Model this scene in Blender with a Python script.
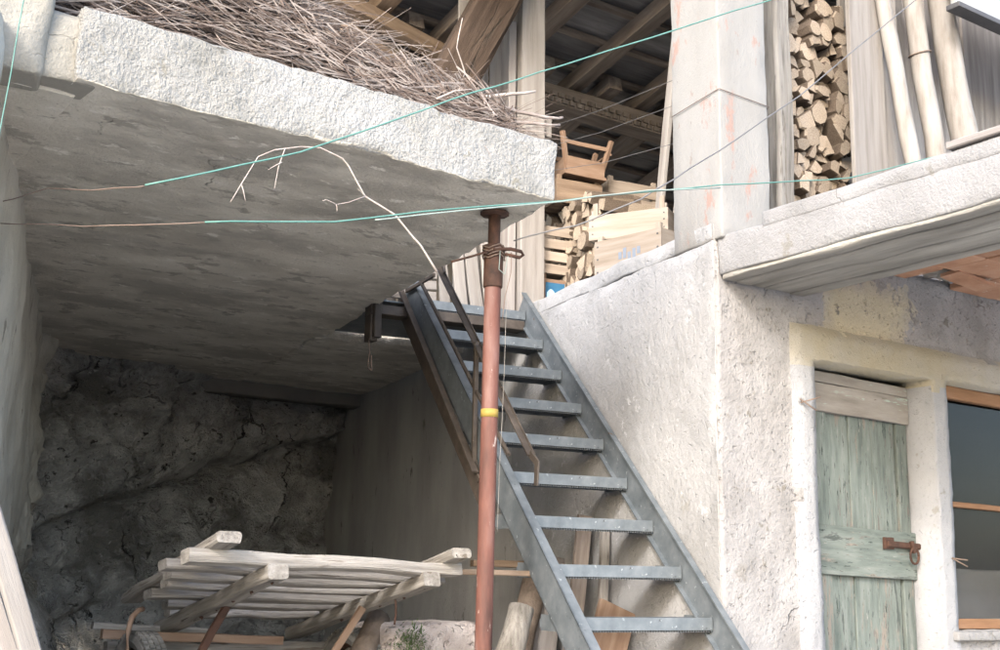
import bpy, bmesh, math, random
from mathutils import Vector, Matrix, noise
R = math.radians
random.seed(7)
scn = bpy.context.scene
for o in list(bpy.data.objects): bpy.data.objects.remove(o)

# ------------------------------------------------------------------ camera, sky, sun, exposure
yaw, pit, rol = R(34.3), R(12.2), R(1.06)
F = Vector((math.sin(yaw)*math.cos(pit), math.cos(yaw)*math.cos(pit), math.sin(pit)))
Rt = Vector((math.cos(yaw), -math.sin(yaw), 0)); U = Rt.cross(F)
R2 = Rt*math.cos(rol) + U*math.sin(rol); U2 = U*math.cos(rol) - Rt*math.sin(rol)
cam = bpy.data.cameras.new('camera'); camo = bpy.data.objects.new('camera', cam)
scn.collection.objects.link(camo); scn.camera = camo
camo.matrix_world = Matrix(((R2.x, U2.x, -F.x, 0), (R2.y, U2.y, -F.y, 0), (R2.z, U2.z, -F.z, 0), (0, 0, 0, 1)))
cam.sensor_width = 36; cam.lens = 42.62; cam.clip_start = .05; cam.clip_end = 2000

SUN = Vector((-.70, -.52, .47)).normalized()          # towards the sun
w = bpy.data.worlds.new('World'); scn.world = w; w.use_nodes = True
nt = w.node_tree; bg = nt.nodes['Background']
sky = nt.nodes.new('ShaderNodeTexSky'); sky.sky_type = 'NISHITA'; sky.sun_disc = False
sky.sun_elevation = math.asin(SUN.z); sky.sun_rotation = math.atan2(SUN.x, SUN.y) % (2*math.pi)
sky.air_density = 1.0; sky.dust_density = 2.4; sky.ozone_density = 1.0
nt.links.new(sky.outputs[0], bg.inputs[0]); bg.inputs[1].default_value = .15
sl = bpy.data.lights.new('sun', 'SUN'); sl.energy = .66; sl.angle = R(10); sl.color = (1, .99, .97)
so = bpy.data.objects.new('sun', sl); scn.collection.objects.link(so)
so.rotation_euler = SUN.to_track_quat('Z', 'Y').to_euler()
scn.view_settings.view_transform = 'Standard'; scn.view_settings.look = 'None'
scn.view_settings.exposure = 2.56; scn.view_settings.gamma = 1.0

# ------------------------------------------------------------------ frames
TS = R(9.5)
AS = Vector((math.cos(TS), -math.sin(TS), 0)); BS = Vector((math.sin(TS), math.cos(TS), 0))
def S(a, b, z=0): return AS*a + BS*b + Vector((0, 0, z))         # stair frame: a across, b up the flight
def S2(a, b): v = S(a, b); return (v.x, v.y)
GZ = -.87

# ------------------------------------------------------------------ object helpers
COL = scn.collection
WM = {}
def thing(name, label, cat, loc=(0, 0, 0), group=None):
    o = bpy.data.objects.new(name, None); COL.objects.link(o); o.empty_display_size = .1
    o.location = loc; WM[o] = Matrix.Translation(loc)
    o['label'] = label; o['category'] = cat
    if group: o['group'] = group
    return o
def tag(o, label, cat, group=None):
    o['label'] = label; o['category'] = cat
    if group: o['group'] = group
    return o
def obj(name, me, mats, parent=None, M=None, smooth=False):
    o = bpy.data.objects.new(name, me); COL.objects.link(o)
    M = M or Matrix()
    if not isinstance(mats, (list, tuple)): mats = [mats]
    if len(me.materials) == 0:
        for m in mats: me.materials.append(m)
    if smooth: me.polygons.foreach_set('use_smooth', [True]*len(me.polygons))
    if parent:
        o.parent = parent; o.matrix_parent_inverse = WM[parent].inverted()
    o.matrix_basis = M; WM[o] = M
    return o
def recenter(o):                                                  # origin of a world-space mesh to its middle bottom
    me = o.data
    n = len(me.vertices)
    c = Vector((0, 0, 0)); zmin = 1e9
    for v in me.vertices:
        c += v.co; zmin = min(zmin, v.co.z)
    c /= n; c.z = zmin
    T = Matrix.Translation(-c); me.transform(T)
    o.matrix_basis = o.matrix_basis @ Matrix.Translation(c); WM[o] = o.matrix_basis.copy()
    return o
def mesh(name, vs, fs):
    me = bpy.data.meshes.new(name); me.from_pydata([tuple(v) for v in vs], [], fs); me.update(); return me

# ------------------------------------------------------------------ materials
TONE = dict(dark_rust=0.45, grey_cable=.5, bark=.7, whitewashed_plaster=0.58, rough_stucco=0.6, painted_column=0.47, whitewashed_beam=0.45, white_limewash=0.55, ochre_limewash=0.58, old_door_wall_plaster=0.56, pale_weathered_boards=0.6, grey_weathered_boards=.88, crate_wood=0.58, old_crate_wood=.85, peeled_pole=0.54, split_log_end=0.7, peeling_green_paint=0.6, bare_door_wood=0.72, window_wood=0.48, galvanised_steel=0.62, grey_sheet_metal=0.45, clay_tile=0.66, weathered_cart_wood=0.74, dry_twigs=0.75, faded_red_paint=0.52, orange_wood=0.56, board_marked_concrete=.85)
def mat(name, cols, scale=3., stretch=(1, 1, 1), detail=8, rough=.85, bump=.4, bscale=40., bdist=.01, speck=None,
        metal=0., rand=0., pits=None, fine=.5, cracks=None, patch=None, tint=None, spec=.3):
    tk = TONE.get(name, 1); cols = [tuple(v*tk for v in c) for c in cols]
    m = bpy.data.materials.new(name); m.use_nodes = True
    n = m.node_tree.nodes; L = m.node_tree.links; bs = n['Principled BSDF']
    tc = n.new('ShaderNodeTexCoord'); mp = n.new('ShaderNodeMapping'); mp.inputs['Scale'].default_value = stretch
    oi = n.new('ShaderNodeObjectInfo')
    off = n.new('ShaderNodeVectorMath'); off.operation = 'ADD'
    L.new(tc.outputs['Object'], mp.inputs[0])
    if rand:
        mul = n.new('ShaderNodeMath'); mul.operation = 'MULTIPLY'; mul.inputs[1].default_value = 37.
        L.new(oi.outputs['Random'], mul.inputs[0]); L.new(mp.outputs[0], off.inputs[0]); L.new(mul.outputs[0], off.inputs[1])
        vec = off.outputs[0]
    else: vec = mp.outputs[0]
    def noi(sc, det=8, ro=.6):
        t = n.new('ShaderNodeTexNoise'); t.inputs['Scale'].default_value = sc; t.inputs['Detail'].default_value = det
        t.inputs['Roughness'].default_value = ro; L.new(vec, t.inputs['Vector']); return t.outputs['Fac']
    def ramp(fac, stops):
        r = n.new('ShaderNodeValToRGB'); L.new(fac, r.inputs[0])
        e = r.color_ramp.elements
        while len(e) < len(stops): e.new(.5)
        for i, (p, c) in enumerate(stops):
            e[i].position = p; e[i].color = (*c, 1) if len(c) == 3 else c
        return r.outputs[0]
    def mix(fac, a, b):
        x = n.new('ShaderNodeMix'); x.data_type = 'RGBA'
        if isinstance(fac, float): x.inputs[0].default_value = fac
        else: L.new(fac, x.inputs[0])
        for k, v in ((6, a), (7, b)):
            if isinstance(v, tuple): x.inputs[k].default_value = (*v, 1)
            else: L.new(v, x.inputs[k])
        return x.outputs[2]
    k = len(cols)
    col = ramp(noi(scale, detail), [(.28 + .44*i/max(1, k-1), c) for i, c in enumerate(cols)])
    if patch:                                                     # (colour, scale, lo, hi)
        c, sc, lo, hi = patch
        col = mix(ramp(noi(sc, 6, .65), [(lo, (0, 0, 0)), (hi, (1, 1, 1))]), col, c)
    hgt = noi(bscale, 8, .65)
    if tint:                                                      # real stains at a place: (colour, centre, radii, strength)
        for c, ctr, rad, st in tint:
            m2 = n.new('ShaderNodeMapping'); m2.vector_type = 'POINT'
            m2.inputs['Location'].default_value = [-a/b for a, b in zip(ctr, rad)]
            m2.inputs['Scale'].default_value = [1/b for b in rad]
            L.new(tc.outputs['Object'], m2.inputs[0])
            ln = n.new('ShaderNodeVectorMath'); ln.operation = 'LENGTH'; L.new(m2.outputs[0], ln.inputs[0])
            ad = n.new('ShaderNodeMath'); ad.operation = 'MULTIPLY_ADD'; L.new(noi(5, 6), ad.inputs[0]); ad.inputs[1].default_value = 1.0
            L.new(ln.outputs['Value'], ad.inputs[2])
            col = mix(ramp(ad.outputs[0], [(.75, (st,)*3), (1.0, (st*.45,)*3), (1.0, (0, 0, 0))][:2] + [(1.0, (0, 0, 0))]), col, c)
    if speck:                                                     # (colour, scale, threshold)
        for c, sc, th in (speck if isinstance(speck, list) else [speck]):
            f = ramp(noi(sc, 5, .7), [(th, (0, 0, 0)), (th+.05, (1, 1, 1))])
            col = mix(f, col, c)
    if cracks:                                                    # list of (scale, width, colour, mask threshold)
        for sc, wd, c, th in cracks:
            nz = n.new('ShaderNodeTexNoise'); nz.inputs['Scale'].default_value = sc*2.2; nz.inputs['Detail'].default_value = 6; L.new(vec, nz.inputs['Vector'])
            vm = n.new('ShaderNodeVectorMath'); vm.operation = 'MULTIPLY_ADD'; L.new(nz.outputs['Color'], vm.inputs[0]); vm.inputs[1].default_value = (.9/sc,)*3; L.new(vec, vm.inputs[2])
            vo = n.new('ShaderNodeTexVoronoi'); vo.feature = 'DISTANCE_TO_EDGE'; vo.inputs['Scale'].default_value = sc; L.new(vm.outputs[0], vo.inputs['Vector'])
            a1 = n.new('ShaderNodeMapRange'); a1.inputs[1].default_value = wd; a1.inputs[2].default_value = 0; L.new(vo.outputs['Distance'], a1.inputs[0])
            a2 = n.new('ShaderNodeMapRange'); a2.inputs[1].default_value = th; a2.inputs[2].default_value = th+.1; L.new(noi(sc*.9, 5, .6), a2.inputs[0])
            a3 = n.new('ShaderNodeMath'); a3.operation = 'MULTIPLY'; L.new(a1.outputs[0], a3.inputs[0]); L.new(a2.outputs[0], a3.inputs[1])
            col = mix(a3.outputs[0], col, c)
            hh = n.new('ShaderNodeMath'); hh.operation = 'MULTIPLY_ADD'; L.new(a3.outputs[0], hh.inputs[0]); hh.inputs[1].default_value = -1.5; L.new(hgt, hh.inputs[2]); hgt = hh.outputs[0]
    if rand:
        hs = n.new('ShaderNodeHueSaturation'); mr = n.new('ShaderNodeMapRange')
        mr.inputs[3].default_value = 1-rand; mr.inputs[4].default_value = 1+rand
        L.new(oi.outputs['Random'], mr.inputs[0]); L.new(mr.outputs[0], hs.inputs['Value']); L.new(col, hs.inputs['Color'])
        col = hs.outputs[0]
    L.new(col, bs.inputs['Base Color'])
    bs.inputs['Roughness'].default_value = rough; bs.inputs['Metallic'].default_value = metal
    bs.inputs['Specular IOR Level'].default_value = spec
    if fine:
        a = n.new('ShaderNodeMath'); a.operation = 'MULTIPLY_ADD'; L.new(noi(bscale*4, 4, .6), a.inputs[0]); a.inputs[1].default_value = fine
        L.new(hgt, a.inputs[2]); hgt = a.outputs[0]
    if pits:                                                      # (scale, threshold, depth)
        sc, th, dp = pits
        f = n.new('ShaderNodeMapRange'); f.inputs[1].default_value = th; f.inputs[2].default_value = th+.08; L.new(noi(sc, 3, .5), f.inputs[0])
        a = n.new('ShaderNodeMath'); a.operation = 'MULTIPLY_ADD'; L.new(f.outputs[0], a.inputs[0]); a.inputs[1].default_value = -dp
        L.new(hgt, a.inputs[2]); hgt = a.outputs[0]
    b = n.new('ShaderNodeBump'); b.inputs['Strength'].default_value = bump; b.inputs['Distance'].default_value = bdist
    L.new(hgt, b.inputs['Height']); L.new(b.outputs[0], bs.inputs['Normal'])
    return m
M = {}
M['plaster'] = mat('whitewashed_plaster', [(.36, .365, .372), (.44, .445, .455), (.51, .515, .525)], 2.2, bump=.6, bscale=16, bdist=.02, detail=14, fine=.15, patch=((.20, .20, .20), 1.3, .5, .68), speck=[((.09, .087, .083), 48, .675), ((.12, .115, .11), 24, .69), ((.22, .217, .21), 5, .62), ((.33, .333, .34), 9, .62)], pits=(44, .64, .8), cracks=[(1.1, .006, (.2, .195, .19), .62)])
M['stucco'] = mat('rough_stucco', [(.38, .38, .36), (.50, .50, .485), (.58, .58, .575)], 4, bump=1.0, bscale=20, bdist=.05, fine=.25, detail=14, stretch=(1, 1, .8), speck=[((.12, .115, .105), 55, .675), ((.22, .21, .19), 30, .68), ((.22, .213, .185), 9, .61)])
M['soffit'] = mat('grey_cement_soffit', [(.44, .41, .355), (.63, .595, .525), (.75, .715, .645)], 2.0, stretch=(.8, 1.5, 1), bump=.9, bscale=20, bdist=.025, detail=14, speck=[((.22, .205, .18), 46, .65), ((.20, .185, .165), 22, .675), ((.40, .375, .33), 5, .56), ((.76, .73, .67), 8, .60)], patch=((.42, .395, .35), 1.6, .48, .62), cracks=[(1.1, .006, (.2, .195, .185), .56)])
M['slab'] = M['stucco']
M['column'] = mat('painted_column', [(.37, .36, .345), (.44, .435, .425), (.49, .485, .48)], 3, bump=.5, bscale=50, bdist=.008, detail=12, stretch=(1, 1, .45), speck=[((.225, .158, .138), 7, .60), ((.17, .152, .142), 14, .65), ((.12, .11, .105), 50, .67)])
M['beam'] = mat('whitewashed_beam', [(.37, .37, .37), (.45, .45, .46), (.51, .515, .52)], 3, bump=.6, bscale=26, bdist=.016, detail=14, speck=[((.1, .095, .09), 50, .68), ((.165, .16, .15), 6, .60)], cracks=[(1.6, .010, (.2, .19, .17), .56)])
M['shutter_concrete'] = mat('board_marked_concrete', [(.16, .153, .138), (.28, .27, .248), (.40, .39, .36)], 2.6, stretch=(3.2, .5, 1), bump=.6, bscale=18, bdist=.015,
                            speck=[((.15, .13, .11), 14, .66)])
M['doorwall'] = mat('old_door_wall_plaster', [(.29, .28, .275), (.41, .40, .40), (.50, .495, .50)], 3.2, bump=.7, bscale=18, bdist=.025, detail=14, fine=.15,
                    speck=[((.08, .076, .072), 38, .66), ((.15, .14, .125), 9, .63), ((.19, .18, .17), 3.5, .60)], pits=(44, .63, 1.0),
                    tint=[((.46, .41, .28), (5.15, 4.03, 1.42), (.9, 3, .5), .7)], cracks=[(2.4, .014, (.09, .085, .08), .58)])
M['jamb'] = mat('white_limewash', [(.38, .39, .415), (.46, .47, .495), (.52, .53, .555)], 3, bump=.6, bscale=34, bdist=.014, detail=12, speck=[((.12, .115, .11), 50, .67), ((.20, .195, .19), 7, .62)], pits=(50, .62, 1.2))
M['ochre'] = mat('ochre_limewash', [(.49, .48, .46), (.46, .42, .32), (.42, .36, .24)], 1.4, bump=.5, bscale=30, bdist=.014, speck=[((.3, .25, .18), 28, .68)], pits=(34, .61, 1.2))
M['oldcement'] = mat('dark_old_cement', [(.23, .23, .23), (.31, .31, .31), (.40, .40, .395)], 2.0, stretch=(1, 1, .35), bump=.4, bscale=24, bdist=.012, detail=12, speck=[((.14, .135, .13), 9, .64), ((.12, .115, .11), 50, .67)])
M['cavewall'] = mat('old_cellar_plaster', [(.28, .27, .235), (.39, .375, .335), (.49, .475, .43)], 3.0, stretch=(1, 1, .4), bump=.7, bscale=20, bdist=.02, detail=14, speck=[((.16, .15, .135), 9, .62), ((.12, .115, .105), 45, .65)], cracks=[(1.3, .012, (.14, .13, .12), .52)])
M['rock'] = mat('grey_limestone', [(.20, .20, .197), (.42, .418, .41), (.62, .615, .60)], 4.0, bump=1.0, bscale=11, bdist=.07, detail=14, fine=.7, speck=[((.06, .058, .055), 9, .615), ((.56, .55, .53), 15, .64), ((.08, .078, .075), 34, .64)], patch=((.20, .196, .185), 1.7, .47, .60), cracks=[(1.3, .022, (.04, .038, .036), .47), (5, .03, (.08, .078, .075), .52)])
M['rockwarm'] = mat('brown_grey_rock', [(.17, .16, .14), (.34, .32, .285), (.50, .475, .43)], 4.0, bump=1.0, bscale=11, bdist=.06, detail=14, fine=.7, speck=[((.07, .065, .06), 9, .62), ((.48, .46, .42), 15, .65)], cracks=[(1.6, .02, (.06, .055, .05), .5)])
M['endblock'] = mat('beige_pier_plaster', [(.17, .165, .145), (.235, .225, .20), (.29, .28, .25)], 2.2, bump=.6, bscale=16, bdist=.02, detail=14, fine=.2, speck=[((.10, .095, .085), 30, .67)], cracks=[(1.6, .012, (.08, .075, .07), .5)])
M['ground'] = mat('pale_gravel_earth', [(.34, .32, .28), (.42, .40, .37), (.48, .46, .43)], 1.2, bump=.8, bscale=30, bdist=.02, speck=((.14, .13, .11), 20, .62))
M['steel'] = mat('galvanised_steel', [(.14, .165, .185), (.205, .235, .26), (.28, .31, .335)], 11, rough=.5, bump=.15, bscale=60, bdist=.003, metal=.4, detail=10,
                 speck=[((.28, .305, .32), 30, .63), ((.07, .075, .08), 16, .66), ((.10, .07, .05), 7, .68)], spec=.5)
M['gratesteel'] = mat('shade_dark_zinc_grating', [(.07, .078, .085), (.11, .12, .13)], 11, rough=.6, bump=.1, metal=.3)  # zinc darkened in colour to stand for the shade under the treads
M['darksteel'] = mat('brown_painted_steel', [(.03, .025, .021), (.055, .045, .038), (.09, .074, .062)], 12, rough=.55, bump=.2, bscale=60, bdist=.003, speck=((.25, .2, .16), 30, .68))
M['redpaint'] = mat('faded_red_paint', [(.085, .04, .032), (.20, .085, .065), (.31, .19, .165)], 12, stretch=(1, 1, .2), detail=12, rough=.7, bump=.3, bscale=60, bdist=.003, speck=[((.38, .33, .30), 30, .64), ((.08, .042, .034), 16, .63), ((.42, .38, .36), 6, .68)])
M['rust'] = mat('dark_rust', [(.05, .028, .02), (.10, .05, .035), (.17, .085, .055)], 18, rough=.8, bump=.4, bscale=60, bdist=.004)
M['yellow'] = mat('yellow_tape', [(.20, .145, .03), (.30, .22, .06)], 14, rough=.6, bump=.1)
M['wood_pale'] = mat('pale_weathered_boards', [(.24, .215, .195), (.34, .315, .295), (.42, .40, .38)], 4, stretch=(5, 5, .35), bump=.5, bscale=22, bdist=.005,
                     rand=.14, speck=[((.2, .15, .11), 5, .69)])
M['wood_grey'] = mat('grey_weathered_boards', [(.17, .155, .145), (.25, .23, .22), (.33, .31, .295)], 4, stretch=(5, 5, .35), bump=.5, bscale=22, bdist=.005,
                     rand=.13, speck=[((.12, .09, .07), 5, .68)])
M['wood_cart'] = mat('weathered_cart_wood', [(.13, .118, .104), (.29, .27, .245), (.44, .42, .39)], 6, stretch=(5, 5, .3), bump=.9, bscale=16, bdist=.008, detail=14, rand=.16, speck=[((.06, .05, .042), 8, .615), ((.13, .11, .09), 3, .60), ((.05, .04, .035), 20, .68)])
M['wood_brown'] = mat('brown_old_timber', [(.11, .075, .052), (.18, .13, .092), (.26, .195, .145)], 4, stretch=(5, 5, .45), bump=.5, bscale=18, bdist=.008,
                      rand=.15, speck=[((.05, .03, .02), 5, .68)])
M['brace'] = mat('dark_brown_brace', [(.025, .016, .011), (.045, .03, .021), (.075, .053, .04)], 5, stretch=(5, 5, .4), bump=.6, bscale=16, bdist=.01, detail=12, speck=[((.03, .02, .015), 5, .63)], cracks=[(1.2, .03, (.02, .015, .01), .5)])
M['wood_dark'] = mat('sooty_roof_timber', [(.09, .073, .062), (.155, .13, .113), (.23, .20, .175)], 4, stretch=(4, 4, .5), bump=.4, bscale=18, bdist=.006, rand=.2)
M['roofdeck'] = mat('sooty_roof_boards', [(.11, .108, .113), (.17, .167, .172), (.24, .235, .24)], 4, stretch=(5, 5, .5), bump=.4, bscale=18, bdist=.006, rand=.25, speck=((.07, .068, .07), 6, .62))
M['crate'] = mat('crate_wood', [(.29, .235, .185), (.38, .325, .275), (.45, .40, .355)], 5, stretch=(5, 5, .4), bump=.4, bscale=24, bdist=.003, rand=.12, speck=((.35, .2, .12), 6, .7))
M['crate_grey'] = mat('old_crate_wood', [(.23, .185, .145), (.32, .265, .215), (.39, .335, .28)], 4, stretch=(5, 5, .6), bump=.25, bscale=24, bdist=.003, rand=.12)
M['wood_orange'] = mat('orange_wood', [(.22, .135, .09), (.32, .21, .145), (.40, .285, .21)], 5, stretch=(5, 5, .6), bump=.25, bscale=24, bdist=.003, rand=.12)
M['bark'] = mat('bark', [(.10, .075, .055), (.17, .13, .10), (.24, .19, .15)], 9, bump=.8, bscale=20, bdist=.01, rand=.2)
M['logend'] = mat('split_log_end', [(.25, .20, .155), (.38, .315, .25), (.50, .43, .355)], 9, bump=.45, bscale=30, bdist=.006, rand=.28, speck=((.17, .1, .06), 14, .66))
M['pole'] = mat('peeled_pole', [(.26, .23, .205), (.37, .345, .32), (.45, .43, .41)], 5, stretch=(4, 4, .6), bump=.4, bscale=22, bdist=.006, rand=.1, speck=[((.2, .15, .11), 7, .66)])
M['twig'] = mat('dry_twigs', [(.13, .10, .088), (.29, .245, .225), (.50, .46, .44)], 9, bump=.2, bscale=40, bdist=.002)
M['twig_dark'] = mat('dark_twigs', [(.07, .05, .042), (.13, .10, .088)], 9, bump=.2)
M['twig_light'] = mat('light_twigs', [(.22, .185, .172), (.34, .305, .29)], 9, bump=.2)
M['twig_white'] = mat('bleached_twig', [(.22, .18, .16), (.40, .36, .335)], 14, bump=.3)
M['door'] = mat('peeling_green_paint', [(.10, .125, .116), (.175, .207, .194), (.26, .288, .273)], 6, stretch=(4, 4, .6), bump=.5, bscale=24, bdist=.006, rand=.08, detail=14, speck=[((.155, .138, .122), 4, .565), ((.10, .094, .086), 9, .61), ((.025, .035, .032), 16, .60), ((.20, .20, .19), 13, .64), ((.05, .06, .057), 3, .62)])
M['doorbare'] = mat('bare_door_wood', [(.20, .18, .165), (.28, .26, .24), (.35, .335, .315)], 5, stretch=(4, 4, .6), bump=.4, bscale=24, bdist=.005,
                    speck=[((.10, .08, .07), 7, .66), ((.26, .32, .29), 6, .6)])
M['winwood'] = mat('window_wood', [(.30, .155, .08), (.40, .22, .12), (.48, .29, .18)], 6, stretch=(5, 5, .6), bump=.25, bscale=24, bdist=.003)
M['clay'] = mat('clay_tile', [(.42, .22, .14), (.55, .31, .20), (.62, .40, .29)], 5, bump=.5, bscale=22, bdist=.01, rand=.12, speck=[((.5, .45, .4), 9, .62), ((.2, .1, .07), 12, .68)])
M['tyre'] = mat('dusty_tyre', [(.07, .068, .063), (.14, .135, .125), (.26, .245, .225)], 10, bump=.3, rough=.9)
M['moss'] = mat('moss', [(.05, .09, .03), (.09, .14, .05), (.16, .2, .09)], 20, bump=.6, bscale=80)
M['block'] = mat('pink_grey_stone', [(.30, .26, .24), (.42, .37, .35), (.5, .46, .44)], 8, bump=.9, bscale=24, bdist=.02, speck=[((.15, .13, .12), 26, .64)], pits=(22, .58, 1.5))
M['teal'] = mat('teal_cord', [(.055, .15, .13), (.095, .20, .178)], 20, rough=.5, bump=.1)
M['whitecord'] = mat('white_cord', [(.16, .2, .185), (.22, .26, .245)], 20, rough=.6, bump=.1)
M['cable'] = mat('grey_cable', [(.16, .16, .17), (.24, .24, .25)], 20, rough=.5, bump=.1)
M['wire'] = mat('rusty_wire', [(.09, .065, .05), (.16, .12, .1)], 20, rough=.6, bump=.1)
M['sheet'] = mat('grey_sheet_metal', [(.55, .57, .58), (.62, .64, .65)], 2, rough=.5, bump=.1, bscale=8, metal=.1)
M['black'] = mat('dark_trim', [(.04, .04, .045), (.07, .07, .075)], 8, rough=.6, bump=.1)
M['blue'] = mat('blue_print', [(.02, .09, .18), (.035, .13, .24)], 14, rough=.6, bump=.1, speck=((.35, .42, .48), 22, .68))
M['lightblue'] = mat('pale_blue_print', [(.30, .52, .68), (.42, .62, .75)], 14, rough=.6, bump=.1)
M['whiteprint'] = mat('white_print', [(.4, .43, .46), (.46, .48, .5)], 14, rough=.6, bump=.1)
M['faintblue'] = mat('faded_blue_stamp', [(.10, .125, .17), (.15, .17, .205)], 14, rough=.7, bump=.1)
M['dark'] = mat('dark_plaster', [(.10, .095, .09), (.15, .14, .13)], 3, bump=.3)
M['curtain'] = mat('pale_inner_sill', [(.52, .52, .5), (.66, .66, .64)], 3, bump=.3)
g = bpy.data.materials.new('dusty_glass'); g.use_nodes = True
b = g.node_tree.nodes['Principled BSDF']; b.inputs['Base Color'].default_value = (.025, .027, .03, 1); b.inputs['Roughness'].default_value = .06; b.inputs['Specular IOR Level'].default_value = .22
b.inputs['Alpha'].default_value = .42; b.inputs['IOR'].default_value = 1.5
M['glass'] = g

# ------------------------------------------------------------------ shape helpers
def lat(Ln, res, r):
    r = min(r, Ln*.3)
    n = max(1, int(round((Ln-2*r)/res)))
    return ([0, r*.35] if r > 0 else [0]) + [r + (Ln-2*r)*i/n for i in range(n+1)][(0 if r > 0 else 1):(None if r > 0 else -1)] + ([Ln-r*.35, Ln] if r > 0 else [Ln])
def nv(p, sc): return noise.noise_vector(p*sc)
def rough_hex(name, q, z0, z1, m, parent, res=.06, amp=.008, rnd=.015, nsc=3., z0b=None, crag=0.):
    q = [Vector((*p, 0)) for p in q]
    LU = ((q[1]-q[0]).length + (q[2]-q[3]).length)/2; LV = ((q[3]-q[0]).length + (q[2]-q[1]).length)/2; LW = z1-z0
    us, vs_, ws = lat(LU, res, rnd), lat(LV, res, rnd), lat(LW, res, rnd)
    nu, nv_, nw = len(us)-1, len(vs_)-1, len(ws)-1
    idx, V, Fc = {}, [], []
    H = Vector((LU/2, LV/2, LW/2)); r = min(rnd, LU*.3, LV*.3, LW*.3)
    def vert(i, j, k):
        key = (i, j, k)
        if key in idx: return idx[key]
        p = Vector((us[i], vs_[j], ws[k])) - H
        c = Vector([max(-(H[a]-r), min(H[a]-r, p[a])) for a in range(3)])
        d = p-c
        nrm = d.normalized() if d.length > 1e-9 else Vector((0, 0, 1))
        if r > 0 and d.length > 1e-9: p = c + nrm*r
        s = p + H; fu, fv = s.x/LU, s.y/LV
        P = q[0]*(1-fu)*(1-fv) + q[1]*fu*(1-fv) + q[2]*fu*fv + q[3]*(1-fu)*fv
        P.z = z0 + s.z
        D = nv(P, nsc)*amp + nv(P, nsc*4)*amp*.45
        if crag: D += nv(P, nsc*9)*crag
        onedge = sum(1 for a, (x, n_) in enumerate(((i, nu), (j, nv_), (k, nw))) if x <= 1 or x >= n_-1)
        if onedge >= 2: D += nv(P, 7)*amp*.9
        P += D
        idx[key] = len(V); V.append(P); return idx[key]
    def sheet(f, na, nb, flip):
        for a in range(na):
            for b_ in range(nb):
                t = (f(a, b_), f(a+1, b_), f(a+1, b_+1), f(a, b_+1))
                Fc.append(t[::-1] if flip else t)
    sheet(lambda a, b_: vert(a, b_, 0), nu, nv_, True); sheet(lambda a, b_: vert(a, b_, nw), nu, nv_, False)
    sheet(lambda a, b_: vert(a, 0, b_), nu, nw, False); sheet(lambda a, b_: vert(a, nv_, b_), nu, nw, True)
    sheet(lambda a, b_: vert(0, a, b_), nv_, nw, True); sheet(lambda a, b_: vert(nu, a, b_), nv_, nw, False)
    return obj(name, mesh(name, V, Fc), m, parent, smooth=True)
def frame_z(p0, p1, hint=None):
    z = (p1-p0); Ln = z.length; z = z.normalized()
    h = Vector(hint) if hint is not None else (Vector((0, 0, 1)) if abs(z.z) < .9 else Vector((0, -1, 0)))
    x = h.cross(z)
    if x.length < 1e-4: x = Vector((1, 0, 0)).cross(z)
    x.normalize(); y = z.cross(x)
    return Matrix(((x.x, y.x, z.x, p0.x), (x.y, y.y, z.y, p0.y), (x.z, y.z, z.z, p0.z), (0, 0, 0, 1))), Ln
def beam(name, p0, p1, wd, th, m, parent=None, hint=None, segs=3, ch=.004, jit=.003, bow=0., taper=1.):
    """a timber or bar from p0 to p1; 'hint' is the direction of its thickness"""
    p0, p1 = Vector(p0), Vector(p1)
    Mx, Ln = frame_z(p0, p1, hint)
    V, Fc = [], []
    a, b_ = wd/2, th/2; c = min(ch, a*.5, b_*.5)
    prof = [(-a+c, -b_), (a-c, -b_), (a, -b_+c), (a, b_-c), (a-c, b_), (-a+c, b_), (-a, b_-c), (-a, -b_+c)]
    for s in range(segs+1):
        t = s/segs; jx = random.uniform(-jit, jit); jy = random.uniform(-jit, jit) + bow*math.sin(math.pi*t); k = 1+(taper-1)*t
        for x, y in prof: V.append((x*k+jx+random.uniform(-jit, jit)*.4, y*k+jy+random.uniform(-jit, jit)*.4, t*Ln))
    for s in range(segs):
        for i in range(8): Fc.append((s*8+i, s*8+(i+1) % 8, s*8+8+(i+1) % 8, s*8+8+i))
    Fc.append(tuple(range(7, -1, -1))); Fc.append(tuple(segs*8+i for i in range(8)))
    return obj(name, mesh(name, V, Fc), m, parent, Mx)
def tube_data(pts, rad, n=8, V=None, Fc=None, cap=True):
    V = [] if V is None else V; Fc = [] if Fc is None else Fc
    pts = [Vector(p) for p in pts]; base = len(V); k = len(pts)
    up = Vector((.13, .21, .97))
    for i, p in enumerate(pts):
        d = (pts[min(i+1, k-1)] - pts[max(i-1, 0)]).normalized()
        x = d.cross(up)
        if x.length < .05: x = d.cross(Vector((1, 0, 0)))
        x.normalize(); y = d.cross(x)
        r = rad[i] if isinstance(rad, (list, tuple)) else rad
        for j in range(n):
            a = 2*math.pi*j/n; V.append(p + x*math.cos(a)*r + y*math.sin(a)*r)
    for i in range(k-1):
        for j in range(n): Fc.append((base+i*n+j, base+i*n+(j+1) % n, base+(i+1)*n+(j+1) % n, base+(i+1)*n+j))
    if cap:
        Fc.append(tuple(base+j for j in range(n-1, -1, -1))); Fc.append(tuple(base+(k-1)*n+j for j in range(n)))
    return V, Fc
def tube(name, pts, rad, m, parent=None, n=8, smooth=True):
    V, Fc = tube_data(pts, rad, n)
    me = mesh(name, V, Fc)
    bm = bmesh.new(); bm.from_mesh(me); bmesh.ops.recalc_face_normals(bm, faces=bm.faces); bm.to_mesh(me); bm.free()
    o = obj(name, me, m, parent, smooth=smooth)
    return o
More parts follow.
